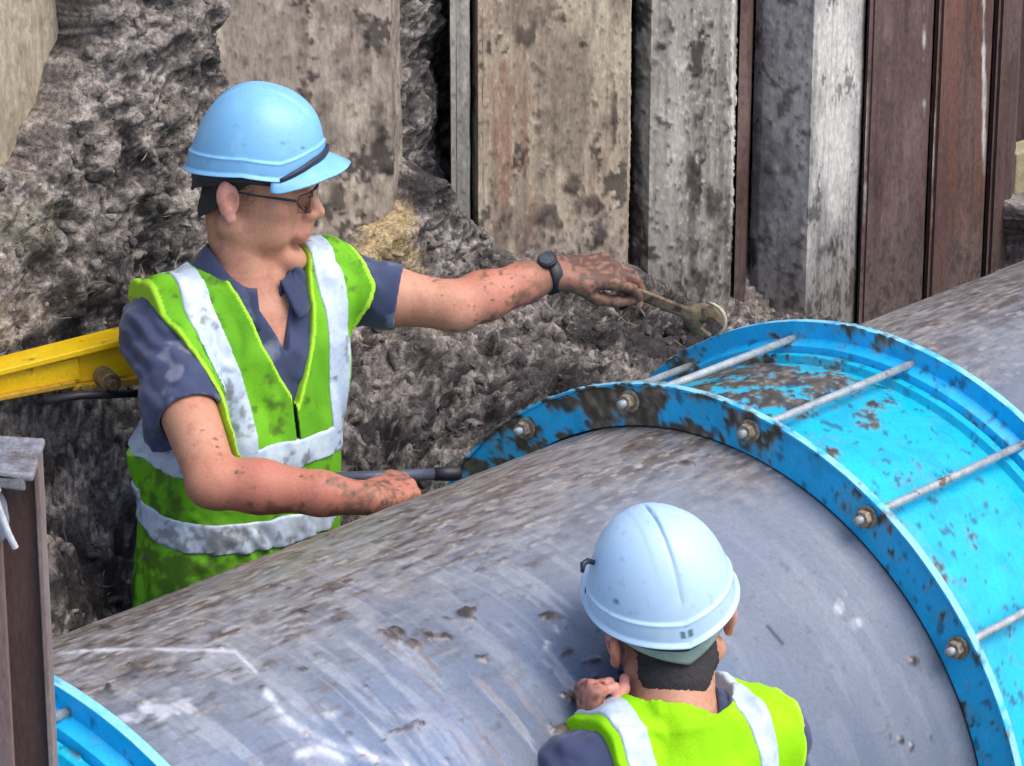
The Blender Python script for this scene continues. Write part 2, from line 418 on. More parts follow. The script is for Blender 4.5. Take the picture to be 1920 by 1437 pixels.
RING_BLUE = lin(14, 170, 226); SLEEVE = lin(0, 172, 206)
ROD_R = .4275 / .62 * .62 + .0    # radius of the rod circle
ROD_R = .688 * .62 / .69
def build_coupling(label, shift=0., mudblobs=True):
    root = empty('pipe_coupling', TS(shift, 0, PC[2] - RO), label, 'pipe coupling', 'blue bolted pipe couplings')
    t1, t2 = T1 + shift, T2 + shift
    def blob1(px, py, P):
        if not mudblobs: return 0
        g = blobs(px, py, [(1110,760,50,26,.8),(1190,757,60,30,.75),(1390,800,40,40,.75),(960,805,40,26,.7),(1250,815,90,16,.7),(880,870,30,14,.5),
                           (1440,820,40,30,.5),(1640,985,40,26,.35),(1000,790,30,20,.2),(1150,790,50,20,.6),(1700,1040,20,30,.15),(1800,1330,40,60,.3),(1300,745,80,8,.6)])
        lf = sm(px, 1500, 1150)
        return g * 1.35 + .34 * lf - .55 * blobs(px, py, [(1040,790,55,30,1),(1250,775,40,18,1),(1330,795,24,20,1),(1530,890,60,50,.8)])
    def blob2(px, py, P):
        if not mudblobs: return 0
        return blobs(px, py, [(1330,640,50,26,.35),(1590,615,60,22,.55),(1660,640,50,22,.5),(1270,680,50,26,.6),(1750,690,40,26,.3)]) - .1
    def blobs_(px, py, P):
        if not mudblobs: return blobs(px, py, [(150,1380,60,40,.5)])
        g = blobs(px, py, [(1430,725,150,60,.95),(1540,720,80,50,.8),(1390,765,110,50,.8),(1650,770,60,30,.5),(1560,850,40,50,.4),(1680,715,40,10,.5),(1600,800,40,30,.35),(1480,780,60,22,.5)])
        return g
    th = .012
    # near and far follower rings: flat face, thin turned edge, short hub towards the sleeve
    near = [(-th/2, RP + .004), (-th/2, RO - .006), (-th/2 - .004, RO - .005), (-th/2 - .004, RO), (th/2, RO), (th/2, RS + .034), (.028, RS + .026), (.034, RP + .006)]
    far = [(-t, r) for t, r in near][::-1]
    ring_part('flange_ring', t1, near, M['blue'], root, RING_BLUE, -.12, 3, blob1)
    ring_part('flange_ring', t2, far, M['blue'], root, RING_BLUE, -.08, 13, blob2)
    L = (T2 - T1)
    sl = [(.036, RP + .006), (.036, RS + .016), (.052, RS + .016), (.056, RS + .002), (.1, RS + .008), (L - .1, RS + .008), (L - .056, RS + .002), (L - .052, RS + .016), (L - .036, RS + .016), (L - .036, RP + .006)]
    ring_part('sleeve', t1, sl, M['blue'], root, SLEEVE, -.25, 23, blobs_)
    for k in range(16):
        al = radians(12.6 + 22.5 * k)
        if not (-60 < ((12.6 + 22.5 * k + 180) % 360) - 180 < 175): continue
        c = lambda t: cyl_pts(np.array(t), np.array(al), ROD_R)
        if not (mudblobs or True): continue
        r = MB(); r.tube([c(t1 - .036), c(t1), c((t1 + t2) / 2), c(t2 + .036)], .0068, 14)
        rod = r.build('tie_rod', M['galv'], root, smooth=True)
        for tt, sg in ((t1 - .006, -1), (t2 + .006, 1)):
            w = MB(); w.prism(c(tt + sg * .0035), A_ * sg, .0185, .004, 20)
            w.build('washer', M['nut'], rod, bevel=.001)
            n_ = MB(); n_.prism(c(tt + sg * .013), A_ * sg, .0142, .013, 6, rot=k)
            n_.build('nut', M['nut'], rod, bevel=.002)
    return root
build_coupling('blue coupling on the right whose mud-caked ring the worker holds his spanner to')
build_coupling('blue coupling cut off by the bottom left corner beside the rusty post', -1.834 * .62 / .69 - T2, False)

# ================================================================== SHEET PILES
def XYs(px, S, row=300): 
    P = Wp(px, row, S); return V(P[0], P[1], 0)
WS = 1.26
def pile(name, pts, label, base, light, dark, seed, z0=.75, z1=2.75, group=None, thick=.012, rust=None, blob=(), pale=(), rusts=(), cat='sheet pile', lean=0, rough=1.):
    pl = [XYs(x, s) for x, s in pts]
    # subdivide the plan line
    q = []; 
    for p0, p1 in zip(pl[:-1], pl[1:]):
        L = np.linalg.norm(p1 - p0); k = max(2, int(L / .006))
        q += [p0 + (p1 - p0) * i / k for i in range(k)]
    q.append(pl[-1]); q = np.array(q)
    seglen = np.concatenate([[0], np.cumsum(np.linalg.norm(np.diff(q, axis=0), axis=1))])
    zs = np.arange(z0, z1, .006)
    I, J = np.meshgrid(np.arange(len(q)), np.arange(len(zs)), indexing='ij')
    Pp = q[I] + UP * zs[J][..., None]
    tang = np.gradient(q, axis=0); tang /= np.linalg.norm(tang, axis=1)[:, None]
    nrm = np.stack([tang[:, 1], -tang[:, 0], 0 * tang[:, 0]], 1)       # towards the pit
    uv = np.stack([seglen[I], Pp[..., 2], 0 * Pp[..., 2]], -1)
    px, py = proj(Pp)
    n1 = fbm(uv * V(7, 3, 1), 5, seed); n2 = fbm(uv * V(40, 24, 1), 4, seed + 4); n3 = fbm(uv * V(90, 90, 1), 3, seed + 8); n4 = fbm(uv * V(30, 3, 1), 4, seed + 12)
    c = np.broadcast_to(base, Pp.shape).copy()
    c = mixc(c, sm(n1, -.1, .4) * .7, light)
    c = mixc(c, sm(-n1 + .3 * n2, .05, .5) * .7, dark)
    c = mixc(c, sm(n4, .1, .5) * .4, dark * .8)
    if rust is not None: c = mixc(c, sm(n4 + .4 * n2 + sm(py, 600, 0) * .1, .12, .4) * .6, rust)
    spk = sm(n3 + .25 * n2, .34, .5) * rough
    c = mixc(c, spk * .8, lin(58, 50, 48))
    c = mixc(c, sm(-n3, .34, .55) * .5 * rough, light * 1.25)
    if rusts: c = mixc(c, sm(blobs(px, py, rusts) + .7 * n2 + .6 * n4, .25, .95) * .65, lin(138, 106, 86))
    if pale: c = mixc(c, sm(blobs(px, py, pale) + .5 * n2, .3, .8) * .8, lin(206, 204, 198))
    dk = 0
    if blob:
        dk = sm(blobs(px, py, blob) + .6 * n2, .42, .8); c = mixc(c, dk * .85, lin(62, 54, 50))
    foot = sm(py + 60 * n2 + 170 * n1, 360, 590)
    st_ = fbm(uv * V(6, 3.5, 1) + 31, 5, seed + 21) + .25 * n2
    c = mixc(c, sm(st_, .16, .42) * (.2 + .45 * rough), dark * .5)
    tar = fbm(uv * V(11, 8, 1) + 57, 4, seed + 31) + .35 * n3
    c = mixc(c, sm(tar, .37, .50) * min(.85, max(0, 1.6 * rough - .3)), lin(48, 42, 40))
    c = mixc(c, sm(fbm(uv * V(60, 2.5, 1), 3, seed + 23), .18, .45) * .35, dark * .6)
    c = mixc(c, foot * .6, lin(92, 86, 84))
    c = mixc(c, foot * sm(n2 + n3, .0, .4) * .7, lin(58, 52, 50))
    off = .004 * n1 * rough + .0025 * n2 * rough + .004 * dk + .004 * spk * rough
    F = Pp + nrm[I] * off[..., None]
    F = F + nrm[I] * (lean * (zs[J] - z0))[..., None]
    B = q - nrm * thick
    n, m = len(q), len(zs)
    back = np.concatenate([B + UP * z0, B + UP * z1 - UP * .002])
    verts = np.concatenate([F.reshape(-1, 3), back])
    cols = np.concatenate([c.reshape(-1, 3), np.broadcast_to(dark, (2 * n, 3))])
    fc = grid_faces(n, m); o = n * m
    i = np.arange(n - 1)
    fb = np.stack([o + i + 1, o + i, o + n + i, o + n + i + 1], 1)
    ft = np.stack([i * m + m - 1, (i + 1) * m + m - 1, o + n + i + 1, o + n + i], 1)
    fd = np.stack([(i + 1) * m, i * m, o + i, o + i + 1], 1)
    # side caps as strips
    j = np.arange(m - 1)
    v2 = []
    allf = [fc[:, ::-1], fb, ft, fd]
    faces = np.concatenate(allf)
    # close the two ends
    e0 = len(verts)
    sideB = []
    for end in (0, n - 1):
        sideB.append(B[end] + UP * zs[:, None])
    verts = np.concatenate([verts] + sideB); cols = np.concatenate([cols, np.broadcast_to(light, (2 * m, 3))])
    f0 = np.stack([j, j + 1, e0 + j + 1, e0 + j], 1)
    f1 = np.stack([(n - 1) * m + j + 1, (n - 1) * m + j, e0 + m + j, e0 + m + j + 1], 1)
    faces = np.concatenate([faces, f0, f1])
    o_ = mesh_obj(name, verts, faces, M['pile'], None, True, cols)
    e = o_.modifiers.new('edges', 'EDGE_SPLIT'); e.split_angle = radians(50)
    return tag(o_, label, cat, group)
G = 'steel sheet piles along the back of the pit'
tan, tanl, tand = lin(158, 144, 126), lin(188, 178, 158), lin(122, 108, 96)
gr, grl, grd = lin(142, 137, 130), lin(184, 179, 170), lin(88, 82, 80)
br, brl, brd = lin(98, 78, 76), lin(120, 100, 94), lin(70, 52, 52)
pile('sheet_pile', [(-60, 1.20), (150, 1.30)], 'smooth tan pile at the top left corner, left of the dark stony soil', lin(172, 160, 140), lin(190, 182, 164), lin(146, 132, 112), 1, group=G, rough=.3)
pile('sheet_pile', [(330, 1.31), (400, 1.27), (735, 1.20), (752, 1.26), (757, 1.42)], 'wide pale grey and tan pile right behind the blue helmet', lin(160, 148, 134), lin(188, 178, 160), lin(128, 116, 106), 5, group=G, rough=.75,
     blob=[(700, 60, 40, 80, .5), (720, 250, 30, 90, .6), (640, 370, 60, 30, .8)])
pile('sheet_pile', [(843, 1.40), (846, 1.245), (879, 1.235), (882, 1.30)], 'narrow light grey pile edge between the dark gap and the wide tan pile', lin(134, 132, 124), lin(166, 164, 154), lin(104, 102, 98), 9, group=G, rough=.5)
pile('sheet_pile', [(886, 1.30), (897, 1.262), (960, 1.262), (1000, 1.275), (1030, 1.262), (1176, 1.235), (1180, 1.275)], 'wide tan pile with a rust-brown streak and a dark mud patch above the hand', tan, tanl, tand, 13, group=G, rough=.7,
     rusts=[(950, 230, 40, 130, .8), (1000, 280, 14, 170, .5)], blob=[(980, 65, 26, 26, 1), (1040, 400, 30, 40, .75), (1110, 380, 34, 40, .75), (1075, 345, 60, 20, .7), (1150, 220, 9, 90, .6), (960, 430, 12, 60, .6), (1120, 440, 12, 20, .8), (1050, 30, 20, 14, .6), (1110, 75, 16, 10, .5)])
pile('sheet_pile', [(1184, 1.36), (1190, 1.30), (1218, 1.255), (1262, 1.235), (1330, 1.235), (1362, 1.235), (1373, 1.24), (1376, 1.30)], 'grey speckled pile left of the thin brown strip, spanner in front of its foot', gr, grl, grd, 17, group=G, rough=1.,
     blob=[(1310, 330, 34, 60, .8), (1330, 380, 40, 60, .7), (1205, 145, 26, 10, .9), (1240, 85, 12, 12, .8), (1328, 45, 14, 12, .8), (1322, 130, 14, 14, .8), (1345, 250, 12, 40, .6), (1200, 350, 22, 200, .45)], pale=[(1260, 400, 26, 90, .5), (1270, 120, 40, 60, .4), (1374, 200, 5, 300, .9)])  # tall left stripe and pale middle paint the rounded web's shading, beside mud spots
pile('sheet_pile', [(1379, 1.32), (1382, 1.275), (1402, 1.265), (1406, 1.31)], 'thin rusty brown pile strip between the speckled pile and the pale corner pile', lin(96, 76, 72), lin(120, 100, 94), lin(70, 52, 50), 21, group=G, rough=.3, rust=lin(96, 70, 62))
pile('sheet_pile', [(1410, 1.30), (1425, 1.27), (1518, 1.15), (1524, 1.15), (1612, 1.235), (1614, 1.28)], 'pale corner pile, grey on its left face and whitish on its right face', lin(158, 156, 154), lin(190, 188, 184), lin(122, 120, 120), 25, group=G, rough=.6,
     pale=[(1565, 100, 40, 130, 1.1), (1560, 260, 40, 140, 1.0), (1510, 470, 14, 70, 1), (1440, 400, 50, 10, .6), (1570, 380, 30, 60, .8), (1400, 370, 20, 8, .5)], blob=[(1455, 320, 26, 26, .8), (1440, 450, 30, 50, .8), (1390, 440, 26, 40, .6), (1550, 460, 22, 22, .7), (1475, 180, 14, 30, .3)])  # right face whitened in the colour to read as its sunlit side
pile('sheet_pile', [(1617, 1.30), (1621, 1.215), (1690, 1.20), (1738, 1.20), (1742, 1.25)], 'dark purplish brown pile right beside the whitish corner pile', br, brl, brd, 29, group=G, rough=.3, pale=[(1622, 150, 4, 260, .9), (1733, 100, 4, 120, .6)])
pile('sheet_pile', [(1745, 1.25), (1749, 1.20), (1800, 1.215), (1848, 1.215), (1852, 1.26)], 'reddish brown pile with pale vertical edge lines, second from the right edge', lin(100, 76, 70), lin(122, 94, 84), lin(74, 56, 54), 33, group=G, rough=.3, rust=lin(112, 76, 62), pale=[(1749, 200, 4, 200, 1), (1845, 150, 4, 260, .9)])
pile('sheet_pile', [(1856, 1.26), (1859, 1.215), (1900, 1.235), (1903, 1.30)], 'dark brown narrow pile near the right edge, nearest the dark opening', lin(88, 70, 66), lin(108, 88, 82), lin(60, 46, 44), 37, group=G, rough=.4, rust=lin(92, 64, 54))

pile('sheet_pile', [(1896, 1.36), (1990, 1.36), (2080, 1.34)], 'shadowed dark brown pile set back at the right edge above a pale tan block', lin(58, 44, 44), lin(76, 58, 56), lin(40, 32, 34), 41, group=G, rough=.4)  # dark sheet for the recess, whose shade is put into its colours
def tan_block():
    q = MB(); a, b = Wp(1886, 262, 1.31), Wp(2010, 262, 1.31); c_ = Wp(1886, 372, 1.31)
    h_ = (a[2] - c_[2]) / 2; m_ = (a + b) / 2 - UP * h_
    q.box(m_, (b - a) / 2 * V(1, 1, 0), S_ * .035, UP * h_)
    o = q.build('tan_block', surf('tan_block', [lin(128, 120, 92), lin(170, 160, 128)], scale=18, rough=.8, var=.3, bump=.7, bscale=60, bdist=.004), None, bevel=.006)
    tag(o, 'pale yellowish tan block at the right edge, below the dark opening', 'block')
tan_block()

# ================================================================== SOIL
fl = MB(); fl.box(V(0, 0, -.5), V(150, 0, 0), V(0, 150, 0), V(0, 0, .5))
fo = fl.build('ground', surf('trench_mud', [lin(70, 62, 58), lin(110, 100, 92)], scale=3, bump=.8, bscale=40, bdist=.02), None)
tag(fo, kind='structure')
tt = np.concatenate([np.arange(-3, -1.45, .04), np.arange(-1.45, 2.6, .006), np.arange(2.6, 6, .08)])
def ip(x, tab): return np.interp(x, [a for a, b in tab], [b for a, b in tab])
ZA = ip(tt, [(-3, .9), (-1.05, 1.02), (-.8, .95), (-.55, .8), (-.3, 1.22), (-.1, 1.36), (.1, 1.44), (.4, 1.42), (.7, 1.3), (1.5, 1.15), (6, 1.)])
ZM = ip(tt, [(-3, 1.2), (-1., 1.3), (-.8, 1.2), (-.62, 1.), (-.4, 1.05), (-.2, 1.28), (.2, 1.41), (.8, 1.34), (1.3, 1.22), (2, .95), (6, .8)])
ZW = ip(tt, [(-3, 1.5), (-1, 1.56), (-.6, 1.5), (0, 1.42), (.6, 1.38), (1.2, 1.2), (1.6, 1.04), (2.1, .9), (6, .7)])
ctrl = np.stack([np.stack([0 * tt + .3, 0 * tt - .1], 1), np.stack([0 * tt + .56, ZA - .35], 1), np.stack([0 * tt + .60, ZA], 1),
                 np.stack([0 * tt + .86, ZM], 1), np.stack([0 * tt + 1.14, ZW], 1), np.stack([0 * tt + 1.22, 0 * tt + 2.75], 1)], 1)
vv = np.concatenate([np.linspace(0, 1, 12)[:-1], np.linspace(1, 2, 60)[:-1], np.linspace(2, 3, 50)[:-1], np.linspace(3, 4, 52)[:-1], np.linspace(4, 5, 230)])
k = np.minimum(vv.astype(int), 4); fr = vv - k
frs = fr
SZ = ctrl[:, k] * (1 - frs)[None, :, None] + ctrl[:, k + 1] * frs[None, :, None]
ker = np.hanning(15); ker /= ker.sum()                       # round the corners of the profile
for c in range(2):
    pad = np.pad(SZ[..., c], ((0, 0), (7, 7)), mode='edge')
    SZ[..., c] = sum(pad[:, i:i + SZ.shape[1]] * ker[i] for i in range(15))
SS, ZZ = SZ[..., 0], SZ[..., 1]
TT = np.broadcast_to(tt[:, None], SS.shape)
Pb = PC * V(1, 1, 0) + A_ * TT[..., None] + S_ * SS[..., None] + UP * ZZ[..., None]
# where soil clings to the wall
flat = PC * V(1, 1, 0) + A_ * TT[..., None] + S_ * 1.25 + UP * ZZ[..., None]
px, py = proj(flat)
wob = fbm(flat * 7, 4, 5); wob2 = fbm(flat * 7 + 9, 4, 6)
pxw, pyw = px + 34 * wob, py + 34 * wob2
heap = inpoly(pxw, pyw, [(128, -400), (375, -400), (378, 20), (398, 150), (400, 330), (560, 460), (640, 430), (700, 372), (738, 330), (760, 300), (850, 420), (868, 510), (1030, 500), (1180, 520), (1240, 575), (1360, 640),
                         (1500, 640), (1620, 680), (1860, 700), (1884, 375), (2600, 360), (2600, 3000), (-900, 3000), (-900, 330), (0, 290), (60, 180), (120, 40)]).astype(float)
gap = ((px > 735) & (px < 858)).astype(float)
for it in range(6):
    heap = (np.roll(heap, 1, 0) + np.roll(heap, -1, 0) + np.roll(heap, 1, 1) + np.roll(heap, -1, 1) + heap) / 5
wallk = sm(vv, 3.9, 4.25)[None, :]
tgt = 1.47 + 0 * SS
tgt = np.where(gap > 0, 1.295, tgt)
bulge = ip(ZZ.ravel(), [(1.2, 1.12), (1.6, 1.15), (2.2, 1.19), (2.8, 1.2)]).reshape(ZZ.shape)
SW = tgt * (1 - heap) + (bulge) * heap
SS2 = SS * (1 - wallk) + SW * wallk
Pb = PC * V(1, 1, 0) + A_ * TT[..., None] + S_ * SS2[..., None] + UP * ZZ[..., None]
nd = nz([0, 0, 1])[None, None] * (1 - wallk[..., None] * .75) - S_ * (.35 + .5 * wallk[..., None])
warp = np.stack([fbm(Pb * 11 + 5, 3, 81), fbm(Pb * 11 + 15, 3, 82), fbm(Pb * 11 + 25, 3, 83)], -1)
Pw = Pb + .05 * warp
wd, wid = worley(Pw * V(13, 13, 22), 2)
wd2, wid2 = worley(Pw * V(34, 34, 62) + 2, 4)
b1 = fbm(Pb * 4.5, 4, 51); b2 = fbm(Pw * V(12, 12, 9) @ np.array([[.8,.3,.5],[-.2,.9,-.3],[-.5,.1,.8]]), 5, 52, ridged=True); b3 = fbm(Pw * V(50, 50, 80), 4, 53, ridged=True)
bil = np.abs(fbm(Pw * V(24, 24, 40), 4, 57))
hgt = .055 * b1 + .034 * (b2 - .3) + .030 * (wid - .5) * sm(wd, .75, .35) + .006 * (wid2 - .5) * sm(wd2, .7, .3) + .005 * b3 + .018 * bil
hgt = hgt * np.where(vv < .9, .3, 1)[None, :]
Pb = Pb + nd * hgt[..., None]
px, py = proj(Pb)
c = np.broadcast_to(lin(88, 82, 82), Pb.shape).copy()
bigd = fbm(Pb * V(5, 5, 7) + 40, 4, 111)
c = mixc(c, sm(b1 + .5 * fbm(Pb * 22, 3, 58), .0, .5) * .7, lin(142, 133, 122))
c = mixc(c, sm(-b1, .0, .45) * .7, lin(78, 72, 76))
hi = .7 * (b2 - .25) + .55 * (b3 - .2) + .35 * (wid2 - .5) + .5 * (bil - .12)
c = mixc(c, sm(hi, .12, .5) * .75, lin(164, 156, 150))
c = mixc(c, sm(-hi, -.02, .3) * .85, lin(40, 35, 38))  # crevices darkened and crests paled in the colour, painted shading
c = mixc(c, sm(wid2, .88, .95) * .5, lin(196, 188, 178))
c = mixc(c, sm(wid2, .14, .06) * .7, lin(40, 34, 36))
n9 = .45 * fbm(Pb * 30, 4, 71)
c = mixc(c, sm(bigd + .5 * n9, .02, .3) * .7, lin(44, 39, 42))
c = mixc(c, sm(-bigd + .5 * n9, .12, .4) * .45, lin(140, 132, 124))
c = mixc(c, sm(wid, .2, .1) * .5, lin(50, 44, 46))
c = mixc(c, sm(fbm(Pw * V(40, 40, 160), 3, 113), .2, .4) * .5, lin(178, 172, 166))
c = mixc(c, sm(blobs(px, py, [(720, 440, 90, 90, 1), (790, 480, 50, 60, .6), (680, 420, 60, 40, .6)]) + n9, .35, .8) * .8, lin(196, 172, 128))
c = mixc(c, sm(blobs(px, py, [(50, 430, 80, 70, .9)]) + n9, .4, .8) * .6, lin(128, 126, 108))
c = mixc(c, sm(blobs(px, py, [(130, 560, 50, 110, .8), (200, 500, 60, 60, .6), (800, 350, 60, 60, .95), (800, 180, 60, 150, .6), (330, 560, 90, 60, .6), (160, 1090, 110, 110, 1), (1270, 640, 150, 60, 1.), (1060, 720, 150, 60, .95), (1120, 620, 120, 40, .9), (790, 650, 70, 50, .7), (960, 790, 90, 40, .9), (90, 470, 60, 50, .6), (250, 330, 50, 60, .6), (130, 260, 24, 30, .7), (860, 820, 60, 40, .6), (230, 620, 50, 60, .5)]) + n9, .3, .8) * .85, lin(34, 30, 34))  # near-black clay clumps, plus painted shade in the hole beside the pipe
c = mixc(c, sm(blobs(px, py, [(730, 720, 80, 100, .7), (110, 800, 110, 60, .7), (900, 650, 120, 40, .5)]) + n9, .3, .9) * .5, lin(168, 160, 156))
c = c * (V(.95, .93, .91) + .10 * sm(px, 500, 100)[..., None] * V(1, .9, .75))
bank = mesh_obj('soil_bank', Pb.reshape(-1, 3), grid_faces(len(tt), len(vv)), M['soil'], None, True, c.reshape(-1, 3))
tag(bank, kind='structure')

# loose clods, chips and stringy clay lumps strewn over the bank: nobody could count them
def clods():
    import bmesh
    bm = bmesh.new(); bmesh.ops.create_icosphere(bm, subdivisions=2, radius=1)
    ico = np.array([v.co[:] for v in bm.verts]); fi = np.array([[v.index for v in f.verts] for f in bm.faces]); bm.free()
    Pf = Pb.reshape(-1, 3); colf = c.reshape(-1, 3); vf = np.broadcast_to(vv[None], SS.shape).reshape(-1); hf = heap.reshape(-1)
    pxf, pyf = px.reshape(-1), py.reshape(-1)
    ok = np.where((vf > 1.6) & ((vf < 4) | (hf > .8)) & (pxf > -150) & (pxf < 2050) & (pyf > -100) & (pyf < 1300))[0]
    n = 1700
    ids = RNG.choice(ok, n)
    vs, fs, cs = [], [], []
    for q, i in enumerate(ids):
        r = .003 + .011 * RNG.rand() ** 3 + (.012 * RNG.rand() if q % 25 == 0 else 0)
        sc = r * V(.6 + RNG.rand() * 1.6, .6 + .6 * RNG.rand(), .5 + .5 * RNG.rand())
        a = RNG.randn(3, 3); Q, _ = np.linalg.qr(a)
        w = ico * (1 + .45 * vnoise(ico * 1.3 + q * 3.1, 3)[:, None] + .2 * vnoise(ico * 3.1 + q, 4)[:, None])
        vs.append((w * sc) @ Q + Pf[i] - V(0, 0, r * .1)); fs.append(fi + q * len(ico))
        kk = RNG.rand()
        base = lin(172, 164, 154) if kk > .8 else (lin(54, 48, 50) if kk < .34 else lin(112, 104, 98))
        cs.append(np.broadcast_to(colf[i] * .5 + base * .5, ico.shape))
    o = mesh_obj('soil_clods', np.concatenate(vs), np.concatenate(fs), M['soil'], None, True, np.concatenate(cs))
    tag(o, 'loose grey and dark clods of wet clay strewn over the soil bank', 'soil clods', kind='stuff')
clods()
def straws():
    Pf = Pb.reshape(-1, 3); vf = np.broadcast_to(vv[None], SS.shape).reshape(-1); hf = heap.reshape(-1)
    pxf, pyf = px.reshape(-1), py.reshape(-1)
    ok = np.where((vf > 1.7) & ((vf < 4) | (hf > .9)) & (pxf > -50) & (pxf < 1500) & (pyf > -50) & (pyf < 1250))[0]
    q = MB()
    for i in RNG.choice(ok, 260):
        d = nz(RNG.randn(3) * V(1, .5, .8)); L = .01 + .05 * RNG.rand() ** 2; p = Pf[i] + V(0, -.004, .004); b = RNG.randn(3) * .35
        pts = [p + d * L * t + b * L * t * t for t in (-.6, -.2, .2, .6)]
        q.tube(pts, [.0006, .0013, .0013, .0005], 5, False)
    o = q.build('root_fibres', surf('root_fibre', [lin(60, 50, 44), lin(150, 138, 120)], scale=8, rough=.8), None, smooth=True)
    tag(o, 'thin root fibres and straws sticking out of the clay bank', 'root fibres', kind='stuff')
straws()

# ================================================================== RUSTY POST, bottom left
def post():
    d = 3.62
    X = lambda px, dd=d: (px - 10 - 960) / FPX * dd
    top = U(60, 838, d)[2]; y = U(60, 1000, d)[1]
    root = empty('steel_post', (X(50), y, 0), 'rusty brown steel post at the bottom left corner with a pale clamp on top', 'post')
    h = top / 2
    f = MB(); f.box(V(X(-30), y - .045, h), V(X(20) - X(-30) + .004, 0, 0), V(0, .005, 0), V(0, 0, h)); f.build('flange', surf('post_flange', [lin(104, 84, 82), lin(128, 106, 100)], scale=12, bump=.4, stretch=(1, 1, .3)), root, bevel=.0015)
    w = MB(); w.box(V(X(26), y + .0, h - .002), V(X(92) - X(26), 0, 0) * .97, V(0, .005, 0), V(0, 0, h - .002)); w.build('web', M['rust'], root, bevel=.0015)  # darker steel than the flange: recess shade put into the web's colour
    e = MB(); e.box(V(X(88.5), y + .0, h + .001), V(X(94) - X(88.5), 0, 0), V(0, .016, 0), V(0, 0, h + .001)); e.build('flange', surf('post_edge', [lin(120, 104, 100), lin(150, 138, 134)], scale=12, bump=.4, stretch=(1, 1, .3)), root, bevel=.0015)  # same steel in a paler colour, painted as the lit edge
    # clamp lashed over the head of the post
    cl = empty('pipe_clamp', (X(40), y, top), 'pale grey metal clamp with a hanging bolt on top of the rusty post', 'clamp')
    b = MB()
    b.box(V(X(20), y - .02, top + .006), V(X(96) - X(20), 0, -.003), V(0, .05, .004), V(0, 0, .0045))
    b.box(V(X(14), y - .066, top - .002), V(X(80) - X(14), 0, -.006), V(0, .004, 0), V(0, 0, .009))
    b.box(V(X(-6), y - .060, top - .026), V(.018, 0, 0), V(0, .008, 0), V(0, 0, .026))
    b.build('jaw', surf('clamp_grey', [lin(84, 82, 86), lin(150, 150, 154)], scale=35, rough=.5, var=.3, bump=.6, wear=(lin(92, 84, 82), 22, .5, .62)), cl, bevel=.003)
    b = MB(); b.tube([V(X(22), y - .07, top - .016), V(X(32), y - .075, top - .036), V(X(46), y - .072, top - .066), V(X(57), y - .07, top - .083)], [.0042, .0042, .004, .0038], 10); b.prism(V(X(22), y - .07, top - .014), V(-.4, 0, 1), .009, .008, 6); b.build('bolt', M['white_strap'], cl, smooth=False)
    # hanging boss behind the bolt
    n, m = 26, 20; th = np.linspace(0, pi, n); ph = np.linspace(0, 2 * pi, m, endpoint=False)
    TH, PHI = np.meshgrid(th, ph, indexing='ij')
    D = np.stack([np.sin(TH) * np.cos(PHI), np.sin(TH) * np.sin(PHI), np.cos(TH)], -1)
    Q = V(X(2), y - .052, U(5, 930, d)[2]) + D * V(.024, .014, .042) * (1 + .12 * fbm(D * 2, 3, 3)[..., None])
    mesh_obj('boss', Q.reshape(-1, 3), grid_faces(n, m, wrap_m=True), surf('boss_grey', [lin(96, 100, 110), lin(150, 152, 160)], scale=30, rough=.6, var=.3, bump=.5), cl)
post()

# ================================================================== YELLOW STRUT behind the worker
def strut():
    a, b = U(-70, 736, 5.38), U(262, 676, 5.50)
    d = nz(b - a); L = np.linalg.norm(b - a); n = nz(np.cross(d, V(0, 1, 0))) ; n = -n if n[2] < 0 else n
    w = nz(np.cross(n, d)); w = w if w[1] > 0 else -w
    root = empty('yellow_strut', (a + b) / 2 - n * .04, 'yellow steel strut end with a brown pin, behind the worker in the green vest', 'strut')
    q = MB()
    def taper(x0, x1, o0, o1, h0, h1, y0, y1):
        v = []
        for x, o, h in ((x0, o0, h0), (x1, o1, h1)):
            for yy in (y0, y1):
                for s in (-1, 1): v.append(a + d * x + n * (o + s * h) + w * yy)
        q.add(v, [(0,1,3,2),(4,6,7,5),(0,4,5,1),(2,3,7,6),(0,2,6,4),(1,5,7,3)])
    taper(0, L * .66, .0, .004, .017, .02, 0, .05)
    taper(L * .6, L, .008, .012, .030, .040, .006, .044)
    q.build('beam', M['yellow'], root, bevel=.003)
    q = MB(); taper(0, L, .021, .043, .005, .006, -.012, .06); q.build('top_flange', M['yellow'], root, bevel=.002)
    q = MB(); taper(0, L * .62, -.020, -.018, .004, .005, -.012, .06); taper(L * .6, L, -.026, -.034, .004, .007, -.01, .058); q.build('bottom_flange', surf('yellow_worn', [lin(150, 112, 30), lin(206, 164, 30)], scale=25, wear=(lin(90, 66, 44), 20, .5, .6)), root, bevel=.002)
    q = MB(); c = U(200, 712, 5.42); q.prism(c, w, .018, .05, 18); q.prism(c - w * .03, w, .011, .02, 6); q.build('pin', M['tool'], root, bevel=.002)
    q = MB(); q.tube([U(84, 752, 5.36), U(150, 742, 5.38), U(262, 738, 5.42)], .007, 10); q.build('handle', M['black'], root, smooth=True)
strut()
